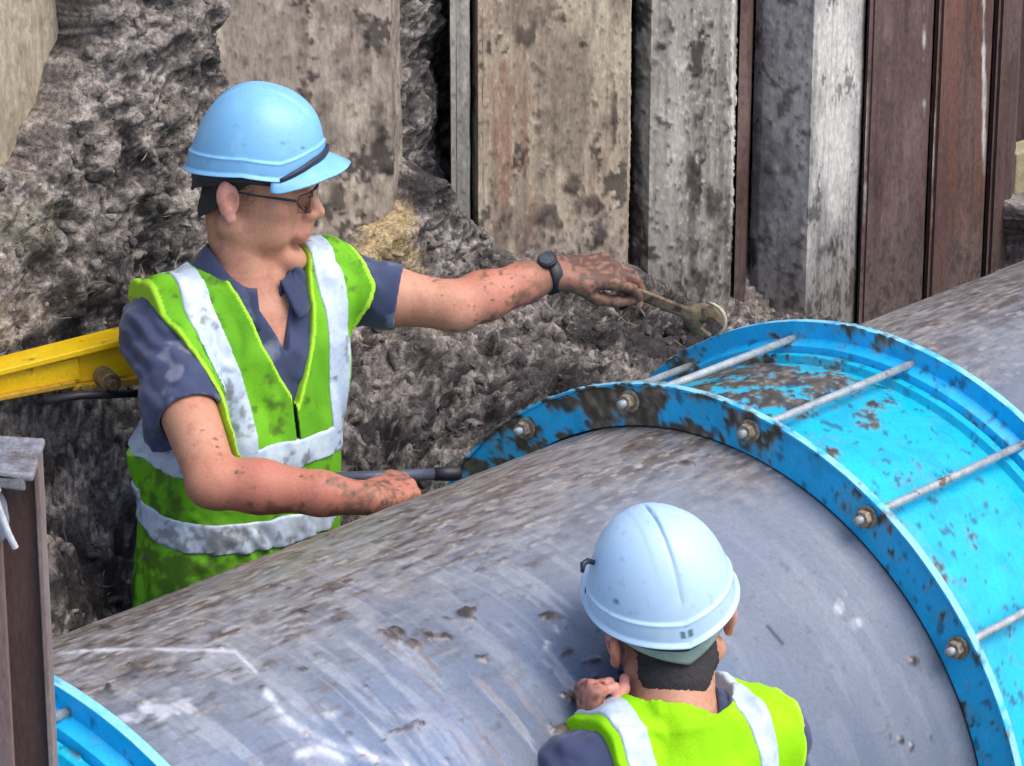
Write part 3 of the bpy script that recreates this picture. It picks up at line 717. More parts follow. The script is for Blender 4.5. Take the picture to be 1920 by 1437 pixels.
#PEOPLE
# ================================================================== SDF figures
class SDF:
    def __init__(s, lo, hi, h):
        s.lo, s.h = np.array(lo, float), h
        s.n = np.ceil((np.array(hi) - s.lo) / h).astype(int) + 1
        s.F = np.full(s.n, .5, np.float32)
    def block(s, lo, hi):
        i0 = np.clip(np.floor((np.array(lo) - s.lo) / s.h).astype(int), 0, s.n); i1 = np.clip(np.ceil((np.array(hi) - s.lo) / s.h).astype(int) + 1, 0, s.n)
        if (i1 <= i0).any(): return None, None
        sl = tuple(slice(a, b) for a, b in zip(i0, i1))
        g = [s.lo[k] + s.h * np.arange(i0[k], i1[k]) for k in range(3)]
        return sl, np.stack(np.meshgrid(*g, indexing='ij'), -1)
    def add(s, pr, k=.01):
        f, lo, hi = pr; m = max(k, .012) + .01
        sl, P = s.block(lo - m, hi + m)
        if sl is None: return s
        d = f(P); F = s.F[sl]
        if k > 0:
            h = np.clip(.5 + .5 * (d - F) / k, 0, 1)
            s.F[sl] = d * (1 - h) + F * h - k * h * (1 - h)
        else: s.F[sl] = np.minimum(F, d)
        return s
    def sub(s, pr, k=.005):
        f, lo, hi = pr; m = max(k, .012) + .02
        sl, P = s.block(lo - m, hi + m)
        if sl is None: return s
        d = -f(P); F = s.F[sl]
        h = np.clip(.5 + .5 * (F - d) / max(k, 1e-5), 0, 1)
        s.F[sl] = d * (1 - h) + F * h + k * h * (1 - h)
        return s
    def P(s):
        g = [s.lo[k] + s.h * np.arange(s.n[k]) for k in range(3)]
        return np.stack(np.meshgrid(*g, indexing='ij'), -1)
    def mesh(s, it=1):
        F = s.F; F[0] = F[-1] = .1; F[:, 0] = F[:, -1] = .1; F[:, :, 0] = F[:, :, -1] = .1
        I = F < 0
        c = I[:-1, :-1, :-1].astype(np.int8)
        acc = sum(I[a:F.shape[0]-1+a, b:F.shape[1]-1+b, d:F.shape[2]-1+d].astype(np.int8) for a in (0,1) for b in (0,1) for d in (0,1))
        act = np.argwhere((acc > 0) & (acc < 8))
        idx = np.full(acc.shape, -1, np.int64); idx[tuple(act.T)] = np.arange(len(act))
        val = {}
        for a in (0,1):
            for b in (0,1):
                for d in (0,1): val[a,b,d] = F[act[:,0]+a, act[:,1]+b, act[:,2]+d]
        acc_p = np.zeros((len(act), 3)); cnt = np.zeros(len(act))
        cor = list(val)
        for p in cor:
            for ax in range(3):
                if p[ax]: continue
                q = list(p); q[ax] = 1; q = tuple(q)
                m = (val[p] < 0) != (val[q] < 0)
                t = np.where(m, val[p] / np.where(m, val[p] - val[q], 1), 0)
                pt = np.array(p, float)[None] + t[:, None] * np.eye(3)[ax][None]
                acc_p += pt * m[:, None]; cnt += m
        V_ = s.lo + s.h * (act + acc_p / cnt[:, None])
        faces = []
        for ax in range(3):
            o1, o2 = [k for k in range(3) if k != ax]
            sl0 = [slice(None)] * 3; sl1 = [slice(None)] * 3
            sl0[ax] = slice(0, -1); sl1[ax] = slice(1, None)
            A0, A1 = I[tuple(sl0)], I[tuple(sl1)]
            e = np.argwhere(A0 != A1)
            e = e[(e[:, o1] > 0) & (e[:, o2] > 0) & (e[:, o1] < F.shape[o1] - 1) & (e[:, o2] < F.shape[o2] - 1)]
            ins = A0[tuple(e.T)]
            def at(d1, d2):
                q = e.copy(); q[:, o1] -= d1; q[:, o2] -= d2
                return idx[tuple(q.T)]
            f = np.stack([at(1, 1), at(0, 1), at(0, 0), at(1, 0)], 1)
            flip = ins if ax != 1 else ~ins
            f[~flip] = f[~flip][:, ::-1]
            faces.append(f)
        f = np.concatenate(faces)
        f = f[(f >= 0).all(1)]
        # light smoothing
        for lam in (.5, -.52) * 2 if it == 1 else (.5,) * it:
            sm_ = np.zeros_like(V_); n_ = np.zeros(len(V_))
            for a, b in ((0,1),(1,2),(2,3),(3,0)):
                np.add.at(sm_, f[:, a], V_[f[:, b]]); np.add.at(sm_, f[:, b], V_[f[:, a]])
                np.add.at(n_, f[:, a], 1); np.add.at(n_, f[:, b], 1)
            V_ = V_ + lam * (sm_ / np.maximum(n_, 1)[:, None] - V_)
        return V_, f

def cap(a, b, ra, rb):
    a, b = np.asarray(a, float), np.asarray(b, float); ab = b - a; L = ab @ ab + 1e-9
    def f(P):
        t = np.clip(((P - a) @ ab) / L, 0, 1)
        return np.linalg.norm(P - a - t[..., None] * ab, axis=-1) - (ra + (rb - ra) * t)
    r = max(ra, rb)
    return f, np.minimum(a, b) - r, np.maximum(a, b) + r
def chain(pts, rs):
    return [cap(pts[i], pts[i+1], rs[i], rs[i+1]) for i in range(len(pts) - 1)]
def ell(c, R, rad):
    c = np.asarray(c, float); R = np.asarray(R, float); rad = np.asarray(rad, float)
    def f(P):
        q = (P - c) @ R.T
        k0 = np.linalg.norm(q / rad, axis=-1); k1 = np.linalg.norm(q / rad**2, axis=-1) + 1e-9
        return k0 * (k0 - 1) / k1
    r = rad.max()
    return f, c - r, c + r
def rbox(c, R, hx, r):
    c = np.asarray(c, float); R = np.asarray(R, float); hx = np.asarray(hx, float) - r
    def f(P):
        q = np.abs((P - c) @ R.T) - hx
        return np.linalg.norm(np.maximum(q, 0), axis=-1) + np.minimum(q.max(-1), 0) - r
    m = np.linalg.norm(hx) + r
    return f, c - m, c + m

def frame(fwd, up=(0, 0, 1)):
    x = nz(fwd); y = nz(np.cross(up, x)); z = np.cross(x, y)
    return np.array([x, y, z])          # rows: forward, left, up

def hand(S, wrist, dirv, back, side, curls, thumb, sc=1., spread=.06, k=.006):
    """side=+1: thumb towards cross(dir, back). curls: per finger (knuckle, middle, tip) in degrees"""
    d = nz(dirv); n = nz(back - d * (back @ d)); l = np.cross(d, n) * side
    W = np.asarray(wrist, float)
    lat = [.030, .0105, -.0095, -.028]; kn = [.088, .092, .087, .078]
    ln = [.070, .078, .073, .058]; rr = [.0088, .009, .0086, .0076]
    rot = lambda v, ang: v * cos(ang) + np.cross(np.cross(n, d), v) * 0 + (d * 0)
    tips = []
    for i in range(4):
        K = W + d * kn[i] * sc + l * lat[i] * sc + n * (.004 if i in (1, 2) else 0) * sc
        S.add(cap(W + l * lat[i] * .62 * sc + d * .006, K, .0145 * sc, .0112 * sc), .014)
        a = 0; dd = nz(d + l * spread * (1.5 - i)); p = K; r = rr[i] * sc
        S.add(ell(K, np.array([d, l, n]), V(.0115, .0105, .0105) * sc), .006)
        for j, fr in enumerate((.46, .30, .24)):
            a += radians(curls[i][j])
            v = dd * cos(a) - n * sin(a)
            q = p + v * ln[i] * fr * sc
            S.add(cap(p, q, r, r * .9), k if j == 0 else .003); r *= .9; p = q
        tips.append(p)
    # heel of the thumb and thumb
    S.add(cap(W + l * .016 * sc + d * .012, W + l * .030 * sc + d * .046 * sc - n * .008 * sc, .015 * sc, .012 * sc), .012)
    p = W + l * .026 * sc + d * .030 * sc - n * .006 * sc
    r = .0115 * sc
    for (ax, lx, nx), L in zip(thumb, (.040, .032, .026)):
        v = nz(d * ax + l * lx + n * nx); q = p + v * L * sc
        S.add(cap(p, q, r, r * .9), .005); r *= .9; p = q
    return tips, (d, n, l)

def head(S, O, R, s):
    W = lambda x, y, z: O + s * (V(x, y, z) @ R)
    E = lambda x, y, z, a, b, c, k=.01: S.add(ell(W(x, y, z), R, V(a, b, c) * s), k)
    E(.010, 0, .015, .080, .075, .084)
    E(.030, 0, -.045, .062, .060, .085, .02)
    for y in (-1, 1):
        S.add(cap(W(-.012, .052 * y, -.072), W(.076, .016 * y, -.120), .019 * s, .017 * s), .016)
        E(.058, .046 * y, -.036, .022, .020, .020, .02)
    E(.088, 0, -.126, .019, .022, .018, .012)
    E(.083, 0, -.001, .014, .046, .012, .014)
    S.add(cap(W(.090, 0, -.006), W(.113, 0, -.044), .008 * s, .0115 * s), .012)
    for y in (-1, 1): E(.103, .012 * y, -.048, .012, .0085, .008, .005)
    E(.096, 0, -.063, .014, .020, .014, .012)
    E(.090, 0, -.080, .018, .027, .018, .012)
    for y in (-1, 1): E(.05, .040 * y, -.075, .030, .022, .030, .02)
    for y in (-1, 1): S.sub(ell(W(.098, .031 * y, -.020), R, V(.012, .015, .010) * s), .010)
    for y in (-1, 1): E(.0795, .031 * y, -.021, .0125, .0145, .0105, .003)
    for y in (-1, 1): S.sub(cap(W(.094, .026 * y, -.021), W(.088, .042 * y, -.022), .0016 * s, .0014 * s), .002)
    S.add(cap(W(.1015, .014, -.0755), W(.1015, -.014, -.0755), .0052 * s, .0052 * s), .005)
    S.add(cap(W(.0985, .012, -.087), W(.0985, -.012, -.087), .0056 * s, .0056 * s), .005)
    S.sub(cap(W(.1075, .020, -.0812), W(.1075, -.020, -.0812), .0024 * s, .0024 * s), .003)
    for y in (-1, 1):
        Rr = np.array([nz(R[0] - .25 * R[2] + y * .35 * -R[1]), R[1], R[2]]); 
        S.add(ell(W(-.012, .080 * y, -.028), R, V(.016, .0075, .027) * s), .006)
        S.add(ell(W(-.020, .083 * y, -.018), R, V(.012, .008, .022) * s), .004)
        S.add(ell(W(-.006, .080 * y, -.054), R, V(.009, .007, .010) * s), .004)
        S.sub(ell(W(-.006, .090 * y, -.026), R, V(.009, .009, .016) * s), .003)
    return W

def helmet(root, O, R, s, cols, lab, groove=False):
    W = lambda Q: O + s * (Q @ R)
    def edge(phi):
        a = np.abs((phi + pi) % (2 * pi) - pi)
        return np.interp(a, [0, .5, 1.05, 1.6, 2.4, pi], [.052, .042, .018, .019, .002, -.012])
    n, m = 90, 180
    phi = np.linspace(0, 2 * pi, m, endpoint=False)
    e = np.concatenate([np.linspace(0, .2, 40)[:-1], np.linspace(.2, 1, n - 39)])
    Ee, Ph = np.meshgrid(e, phi, indexing='ij')
    rho = np.cos(Ee * pi / 2) ** .86
    ze = edge(Ph)
    z = ze + (.141 - ze) * np.sin(Ee * pi / 2)
    lip = 1 + .050 * sm(Ee, .035, .0) + .028 * sm(Ee, .155, .135) + .010 * np.exp(-((Ee - .14) / .012)**2)
    x = .008 + .1035 * rho * lip * np.cos(Ph); y = .0985 * rho * lip * np.sin(Ph)
    ridge = sm(np.abs(y), .024, .018) * sm(Ee, .22, .4)
    z = z + (.0008 if groove else .0028) * ridge
    if groove: z = z - .004 * np.exp(-((y + .004) / .0022)**2) * sm(x, .06, .02) * sm(Ee, .2, .3)
    Q = W(np.stack([x, y, z], -1))
    base, lt = cols
    c = np.broadcast_to(base, Q.shape).copy()
    nn = fbm(Q * 40, 4, 12)
    c = mixc(c, sm(nn, .1, .5) * .25, lt)
    c = mixc(c, sm(fbm(Q * 120, 3, 15), .42, .55) * .25, lin(110, 120, 130))
    for (bx, by, bz, br) in ([(.055, -.07, .075, .008), (.062, -.062, .088, .004), (.085, -.055, .068, .006), (.08, -.06, .055, .004)] if not groove else [(-.045, .075, .055, .006)]):
        d = np.linalg.norm(np.stack([x - bx, (y - by), (z - bz) * 1.8], -1), axis=-1)
        c = mixc(c, sm(d + .004 * nn, br * 1.3, br * .7) * .75, lin(60, 84, 104))
    if groove: c = mixc(c, np.exp(-((y + .004) / .0016)**2) * sm(x, .06, .02) * sm(Ee, .2, .3) * .6, lin(80, 110, 130))
    # tiny dark stamp on the rear rim
    for k in (-1, 1):
        d = np.maximum(np.abs(y - (.0 + k * .0055)) / .0042, np.abs(Ee - .078) / .022)
        if groove: c = mixc(c, (x < 0) * sm(d, 1.15, .85) * .8, lin(48, 84, 84))
    f = grid_faces(len(e), m, wrap_m=True)
    hm = helmet_mats
    o = mesh_obj('shell', Q.reshape(-1, 3), f[:, ::-1], hm, root, True, c.reshape(-1, 3))
    so = o.modifiers.new('thickness', 'SOLIDIFY'); so.thickness = .003; so.offset = -1
    # peak
    lim = radians(66); k1, k2 = 50, 16
    p = np.linspace(-lim, lim, k1); u = np.linspace(0, 1, k2)
    Pp, Uu = np.meshgrid(p, u, indexing='ij')
    L = .041 * np.maximum(np.cos(Pp * (pi / 2) / lim), 0) ** .8 + .001
    r = 1.045
    bx = .008 + .1035 * r * np.cos(Pp); by = .0985 * r * np.sin(Pp)
    dr = np.stack([np.cos(Pp * .8), np.sin(Pp * .8)], -1)
    x = bx + dr[..., 0] * L * Uu - .002; y = by + dr[..., 1] * L * Uu
    z = edge(Pp) - .002 - .010 * Uu ** 1.5 - .006 * Uu * (np.abs(Pp) / lim)**2
    z = z + .0 * Uu
    Q = W(np.stack([x, y, z], -1))
    c = np.broadcast_to(base, Q.shape).copy(); c = mixc(c, sm(fbm(Q * 60, 3, 22), .0, .5) * .3, lt)
    o = mesh_obj('peak', Q.reshape(-1, 3), grid_faces(k1, k2), hm, root, True, c.reshape(-1, 3))
    so = o.modifiers.new('thickness', 'SOLIDIFY'); so.thickness = .004; so.offset = 0
    # dark strip painting the shaded gap between shell and peak, then the padded liner under the rim
    p = np.linspace(-radians(60), radians(60), 60); Q = []
    v = np.array([-.004, .011])
    Pp, Vv = np.meshgrid(p, v, indexing='ij')
    wdt = np.cos(Pp * (pi / 2) / radians(64)) ** .4
    x = .008 + .1035 * 1.066 * np.cos(Pp); y = .0985 * 1.066 * np.sin(Pp); z = edge(Pp) + .001 + Vv * wdt
    Q = W(np.stack([x, y, z], -1))
    o = mesh_obj('peak_gap_shade', Q.reshape(-1, 3), grid_faces(60, 2), M['dark'], root, True); so = o.modifiers.new('thickness', 'SOLIDIFY'); so.thickness = .0035; so.offset = 0
    p = np.linspace(0, 2 * pi, 80, endpoint=False); v = np.linspace(-.012, .02, 5)
    Pp, Vv = np.meshgrid(p, v, indexing='ij')
    Q = W(np.stack([.008 + .094 * np.cos(Pp), .0885 * np.sin(Pp), edge(Pp) + Vv], -1))
    o = mesh_obj('liner', Q.reshape(-1, 3), grid_faces(80, 5, wrap_n=True), M['dark'], root, True); so = o.modifiers.new('thickness', 'SOLIDIFY'); so.thickness = .004; so.offset = 0
    # nape strap
    p = np.linspace(radians(112), radians(248), 50); v = np.linspace(0, 1, 7)
    Pp, Vv = np.meshgrid(p, v, indexing='ij')
    q = np.clip((1 - np.abs(Pp - pi) / radians(68)), 0, 1)
    zt = np.interp(np.abs(Pp - pi), [0, 1.2], [-.020, .012]); zb = np.interp(np.abs(Pp - pi), [0, 1.2], [-.046, -.004])
    Q = W(np.stack([.008 + .092 * np.cos(Pp), .0850 * np.sin(Pp), zt * (1 - Vv) + zb * Vv], -1))
    o = mesh_obj('nape_strap', Q.reshape(-1, 3), grid_faces(50, 7), M['strap'] if groove else M['dark'], root, True); so = o.modifiers.new('thickness', 'SOLIDIFY'); so.thickness = .004; so.offset = 0
    return o

helmet_mats = surf('helmet_plastic', rough=.42, var=.03, fine=200, bump=.05, bscale=60, bdist=.001, spec=.5)

def loft(zs, cx, cy, w, d, R, p=2.3):
    """torso: stack of superellipses; R rows = (forward, left, up)"""
    zs = np.array(zs, float)
    def f(P):
        z = P[..., 2]
        X = P[..., 0] - np.interp(z, zs, cx); Y = P[..., 1] - np.interp(z, zs, cy)
        a = X * R[0, 0] + Y * R[0, 1]; b = X * R[1, 0] + Y * R[1, 1]
        ww = np.interp(z, zs, w); dd = np.interp(z, zs, d)
        rho = np.hypot(a, b) + 1e-9
        kk = (np.abs(b / ww)**p + np.abs(a / dd)**p) ** (1 / p) + 1e-9
        r = rho * (1 - 1 / kk)
        r = np.maximum(r, -np.minimum(ww, dd))
        return np.maximum(r, np.maximum(zs[0] - z, z - zs[-1]))
    lo = V(min(cx) - .3, min(cy) - .3, zs[0] - .02); hi = V(max(cx) + .3, max(cy) + .3, zs[-1] + .02)
    return f, lo, hi

def person(label, J, yawf, OH, RH, hs, torso, hcols, vestcol, vestlt, hands, vis_lo, vis_hi, sleeves, skin_mud, h=.003, groove=False, back_view=False, foot_z=.3):
    """J: joints in metres; one continuous body mesh, clothing and helmet as its children"""
    Rt = frame(yawf)
    N, rs, ls = J['neck'], J['rsh'], J['lsh']
    pel = J['pel']
    root = empty('person', V(pel[0], pel[1], foot_z), label, 'person')
    allp = np.array([J[k] for k in J if k not in ('rkn', 'ran', 'lkn', 'lan')] + [OH])
    lo, hi = allp.min(0) - .16, allp.max(0) + .20
    lo[2] = pel[2] - .12
    # ---------------- torso profile
    v = np.array([-.16, 0, .3, .58, .78, .9, .985]); zz = pel[2] + v * (N[2] - pel[2])
    w = np.array(torso[0]); d = np.array(torso[1])
    cx = np.interp(v, [-.16, 0, .55, 1], [pel[0], pel[0], J['chest'][0], N[0]]); cy = np.interp(v, [-.16, 0, .55, 1], [pel[1], pel[1], J['chest'][1], N[1]])
    T_ = lambda g, g0=0: loft(zz + np.array([0,0,0,0,0,0,g0]), cx, cy, w + g, d + g, Rt)
    trap = lambda g: [cap(N + V(0, 0, -.045), r * .96 + (N + V(0, 0, -.03)) * .04, .052 + g, .056 + g) for r in (rs, ls)] + [cap(N + V(0, 0, -.01), r * .55 + N * .45 + V(0, 0, .008), .036 + g, .038 + g) for r in (rs, ls)]
    # ---------------- body
    S = SDF(lo, hi, h)
    S.add(T_(-.012), .0)
    for c_ in trap(-.012): S.add(c_, .03)
    for sd in ('r', 'l'):
        a, b, c2 = J[sd + 'sh'], J[sd + 'el'], J[sd + 'wr']
        m1 = a * .6 + b * .4; m2 = b * .7 + c2 * .3
        for c_ in chain([a, m1, b], [.050, .050, .041]): S.add(c_, .02)
    FBC = S.F.copy()
    for sd in ('r', 'l'):
        a, b, c2 = J[sd + 'sh'], J[sd + 'el'], J[sd + 'wr']
        m1 = a * .6 + b * .4; m2 = b * .7 + c2 * .3
        for c_ in chain([b, m2, b * .3 + c2 * .7, c2], [.040, .0415, .034, .0265]): S.add(c_, .018)
    for sd in ('r', 'l'):
        a, b, c2 = J[sd + 'sh'], J[sd + 'el'], J[sd + 'wr']
        ol = nz(nz(b - a) - nz(c2 - b))
        S.add(cap(b + ol * .018, b + ol * .020 + (c2 - b) * .06, .024, .022), .02)
        S.add(cap(b + (c2 - b) * .08 + ol * .012, b + (c2 - b) * .42 + ol * .012, .030, .024), .02)
    hb = OH + hs * (V(-.008, 0, -.07) @ RH)
    S.add(cap(hb, N + V(0, 0, -.03), .055, .060), .012)
    S.add(cap(N * .5 + hb * .5, N + Rt[0] * .016 + V(0, 0, -.06), .048, .052), .02)
    for sd in ('r', 'l'):
        hh = hands[sd]
        hand(S, J[sd + 'wr'], hh[0], hh[1], hh[2], hh[3], hh[4], sc=hh[5] if len(hh) > 5 else 1.05, spread=hh[6] if len(hh) > 6 else .04)
    head(S, OH, RH, hs)
    v_, f_ = S.mesh()
    # skin colours
    base = lin(194, 142, 116)
    c = np.broadcast_to(base, v_.shape).copy()
    c = mixc(c, sm(fbm(v_ * 14, 3, 3), -.2, .4) * .5, lin(184, 122, 100))
    c = mixc(c, sm(fbm(v_ * 60, 3, 5), .0, .5) * .35, lin(160, 104, 86))
    loc = (v_ - OH) @ RH.T / hs
    hd = np.linalg.norm(loc - V(.0, 0, -.03), axis=1) < .2
    ear = (np.abs(loc[:, 1]) > .074) & hd & (loc[:, 0] < .02) & (loc[:, 2] > -.08)
    c = mixc(c, ear * .6, lin(226, 158, 146))
    lip = np.exp(-((loc[:, 0] - .10) / .012)**2 - (loc[:, 1] / .022)**2 - ((loc[:, 2] + .081) / .010)**2) * hd
    c = mixc(c, lip * .9, lin(186, 96, 96))
    eyel = sum(np.exp(-((loc[:, 0] - .092) / .016)**2 - ((loc[:, 1] - .032 * y) / .014)**2 - ((loc[:, 2] + .021) / .0035)**2) for y in (-1, 1)) * hd
    c = mixc(c, eyel * .9, lin(50, 36, 34))
    sb = hd * np.exp(-((loc[:, 0] - .012) / .014)**2 - ((loc[:, 2] + .012) / .03)**2) * (np.abs(loc[:, 1]) > .05)
    c = mixc(c, sb * (.5 + .5 * sm(fbm(v_ * 300, 2, 3), -.2, .2)) * .8, lin(50, 42, 42))
    brow = sum(np.exp(-((loc[:, 0] - .092) / .02)**2 - ((loc[:, 1] - .032 * y) / .017)**2 - ((loc[:, 2] + .004) / .004)**2) for y in (-1, 1)) * hd
    c = mixc(c, brow * .7, lin(56, 40, 36))
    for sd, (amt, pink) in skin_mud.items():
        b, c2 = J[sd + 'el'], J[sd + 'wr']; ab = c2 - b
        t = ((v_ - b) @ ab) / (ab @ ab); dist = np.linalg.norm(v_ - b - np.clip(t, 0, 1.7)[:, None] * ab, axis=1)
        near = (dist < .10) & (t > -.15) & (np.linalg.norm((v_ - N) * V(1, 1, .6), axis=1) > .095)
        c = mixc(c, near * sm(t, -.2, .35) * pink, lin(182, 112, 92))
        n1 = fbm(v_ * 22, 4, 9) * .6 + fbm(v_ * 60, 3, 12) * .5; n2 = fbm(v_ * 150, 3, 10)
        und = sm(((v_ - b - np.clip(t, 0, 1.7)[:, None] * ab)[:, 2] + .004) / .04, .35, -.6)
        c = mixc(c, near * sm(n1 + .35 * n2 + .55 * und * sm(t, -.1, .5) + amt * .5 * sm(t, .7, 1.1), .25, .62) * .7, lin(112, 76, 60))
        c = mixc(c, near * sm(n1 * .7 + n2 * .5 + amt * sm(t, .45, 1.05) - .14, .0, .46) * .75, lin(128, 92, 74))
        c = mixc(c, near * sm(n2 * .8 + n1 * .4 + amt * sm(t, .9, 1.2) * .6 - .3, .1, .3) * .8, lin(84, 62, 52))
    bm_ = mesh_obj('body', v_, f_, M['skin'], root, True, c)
    # ---------------- hair below the helmet
    S = SDF(OH - .15 * hs, OH + .14 * hs, .0025)
    S.add(ell(OH + hs * (V(.010, 0, .012) @ RH), RH, V(.0825, .0775, .086) * hs), 0)
    zb_ = -.082 if back_view else -.06
    S.add(cap(OH + hs * (V(-.026, .026, zb_) @ RH), OH + hs * (V(-.026, -.026, zb_) @ RH), .040 * hs, .040 * hs), .03)
    S.add(cap(hb, hb * .55 + N * .45, .0585, .0600), .008)
    P_ = (S.P() - OH) @ RH.T / hs
    lim = np.where(np.abs(P_[..., 1]) > .05, -.022 + .9 * np.maximum(P_[..., 0] + .012, -.04) - .3 * np.maximum(-P_[..., 0] - .05, 0), -.088)
    lim = np.minimum(lim, .03)
    lim = np.where(P_[..., 0] < -.03, -.045 - .9 * (-.03 - P_[..., 0]) , lim); lim = np.maximum(lim, -.074 if not back_view else -.105) + .003 * fbm(S.P() * 60, 3, 5)
    S.F = np.maximum(S.F, np.maximum(np.maximum(np.maximum(lim - P_[..., 2], P_[..., 0] - .045), P_[..., 2] - .035), P_[..., 0] + .012 - 1.2 * (P_[..., 2] + .045)) * hs)
    ok = S.mesh(); mesh_obj('hair', ok[0] + .00035 * RNG.randn(*ok[0].shape), ok[1], M['hair'], bm_)
    hl = link(bpy.data.objects.new('helmet', None), root); ORG[hl.name] = ORG[root.name]; hl.empty_display_size = .1
    helmet(hl, OH, RH, hs * .975, hcols, None, groove)
    if not back_view:
        W_ = lambda x, y, z: OH + hs * (V(x, y, z) @ RH)
        q = MB()
        for y in (-1, 1):
            q.tube([W_(-.012, .079 * y, -.012), W_(.03, .076 * y, -.013), W_(.070, .066 * y, -.014), W_(.086, .058 * y, -.016)], [.0016, .0018, .0022, .0022], 8)
            loop = [W_(.106 - .21 * abs(yy - .030) - .012 * (yy > .05), yy * y, zl) for yy, zl in ((.009, -.010), (.030, -.006), (.052, -.009), (.059, -.020), (.050, -.034), (.030, -.039), (.012, -.032), (.008, -.020), (.009, -.010))]
            q.tube(loop, .0011, 6, False)
        q.tube([W_(.099, -.009, -.012), W_(.107, 0, -.008), W_(.099, .009, -.012)], .0014, 6)
        gl = q.build('glasses_frame', M['dark'], root, smooth=True)
        lm, nt_, b_ = new_mat('clear_lens'); b_.inputs['Transmission Weight'].default_value = 1; b_.inputs['Roughness'].default_value = .03; b_.inputs['IOR'].default_value = 1.08; b_.inputs['Base Color'].default_value = (.9, .93, .95, 1); b_.inputs['Specular IOR Level'].default_value = .9
        for y in (-1, 1):
            gy, gz = np.meshgrid(np.linspace(.010, .056, 8), np.linspace(-.036, -.009, 6), indexing='ij')
            gx = .106 - .21 * np.abs(gy - .030) - .012 * sm(gy, .045, .056)
            Q = OH + hs * (np.stack([gx, gy * y, gz], -1) @ RH)
            o = mesh_obj('lens', Q.reshape(-1, 3), grid_faces(8, 6), lm, gl); so = o.modifiers.new('thickness', 'SOLIDIFY'); so.thickness = .001
    # ---------------- shirt
    hh = h
    S = SDF(lo, hi, hh)
    S.add(T_(.002), 0)
    for c_ in trap(.001): S.add(c_, .035)
    for sd in ('r', 'l'):
        a, b = J[sd + 'sh'], J[sd + 'el']; t, r0, r1 = sleeves[sd]
        S.add(cap(a, a + (b - a) * (t + .3), r0, r1 + (r1 - r0) * .45), .03)
    P_ = S.P()
    near = np.abs(S.F) < .03
    Pn = P_[near]
    q = fbm(Pn * V(9, 9, 9) + V(0, 0, 1) * 0, 2, 33)
    dg = Pn @ nz([.75, .2, 1]) * 190 + 9 * q
    fold = .0024 * np.sin(dg) * sm(fbm(Pn * V(9, 9, 9), 2, 35), -.2, .3) + .012 * fbm(Pn * V(14, 14, 9), 3, 37) - .014 * np.abs(fbm(Pn @ np.array([[.8,.2,.5],[0,.9,.2],[-.5,.1,.8]]) * V(7, 12, 26), 2, 38)) + .003
    F = S.F.copy(); F[near] += fold.astype(np.float32)
    F = np.minimum(F, FBC - .0045); FSH = F.copy()
    for sd in ('r', 'l'):
        a, b = J[sd + 'sh'], J[sd + 'el']; t = sleeves[sd][0]; ax = nz(b - a); L = np.linalg.norm(b - a)
        u = (P_ - a) @ ax; rd = np.linalg.norm(P_ - a - u[..., None] * ax, axis=-1)
        m = (rd < .16) & (u > .02)
        F = np.where(m, np.maximum(F, u - t * L), F)
        inner = sleeves[sd][2] - .009
        F = np.where(m & (u > t * L - .03), np.maximum(F, (inner - rd)), F)
    nax = nz(hb - N); u = (P_ - N) @ nax; rd = np.linalg.norm(P_ - N - u[..., None] * nax, axis=-1)
    tor = (P_ - N) @ Rt[0]; lat = (P_ - N) @ Rt[1]
    # neck hole and V opening
    hole = np.maximum(rd - .0655, -.06 - u)
    zr = P_[..., 2] - N[2]
    vdep = torso[2]
    V_w = np.interp(zr, [-vdep, 0, .05], [-.004, .052, .06])
    vcut = np.maximum(np.abs(lat - .004) - V_w, -tor + .02)
    if vdep > 0: hole = np.minimum(hole, np.maximum(vcut, np.abs(zr + .02) - .16))
    F = np.maximum(F, -hole)
    F = np.maximum(F, lo[2] + .03 - P_[..., 2])
    S.F = F.astype(np.float32)
    v_, f_ = S.mesh(4)
    c = np.broadcast_to(lin(58, 66, 94), v_.shape).copy()
    c = mixc(c, sm(fbm(v_ * 18, 4, 3), .0, .5) * .5, lin(74, 83, 114))
    c = mixc(c, sm(fbm(v_ * 20, 4, 8), .25, .5) * .6, lin(128, 132, 150))
    shirt = mesh_obj('shirt', v_, f_, M['navy'], root, True, c)
    if not back_view:
        ph = np.linspace(radians(20), radians(340), 70); v5 = np.linspace(0, 1, 9)
        PHc, VV = np.meshgrid(ph, v5, indexing='ij')
        front = sm(np.cos(PHc), -.2, .95)
        st = np.clip(VV * 2, 0, 1); fd = np.clip(VV * 2 - 1, 0, 1)               # stand, then the turned-down leaf
        rr_ = .068 + .004 * st + (.030 + .012 * front) * fd
        hz_ = -.012 + .036 * st - (.036 + .020 * front) * fd - .050 * front + .004 * np.sin(PHc * 3)
        xx = rr_ * np.cos(PHc) * 1.02 + .006 * front; yy = rr_ * np.sin(PHc) * (1 - .12 * front)
        Qc = N + nax * .012 + xx[..., None] * Rt[0] + yy[..., None] * Rt[1] + hz_[..., None] * UP
        cc = np.broadcast_to(lin(52, 60, 88), Qc.shape).copy()
        co = mesh_obj('collar', Qc.reshape(-1, 3), grid_faces(70, 9), M['navy'], shirt, True, cc.reshape(-1, 3))
        so = co.modifiers.new('thickness', 'SOLIDIFY'); so.thickness = .004; so.offset = 0
    # ---------------- vest
    S = SDF(lo, hi, hh)
    S.add(T_(.013), 0)
    for c_ in trap(.012): S.add(c_, .035)
    for sd in ('r', 'l'):
        a, b = J[sd + 'sh'], J[sd + 'el']
        S.add(cap(a - (b - a) * .05, a + (b - a) * .16, sleeves[sd][1] + .013, sleeves[sd][1] + .011), .03)
    near = np.abs(S.F) < .03
    Pn = P_[near]
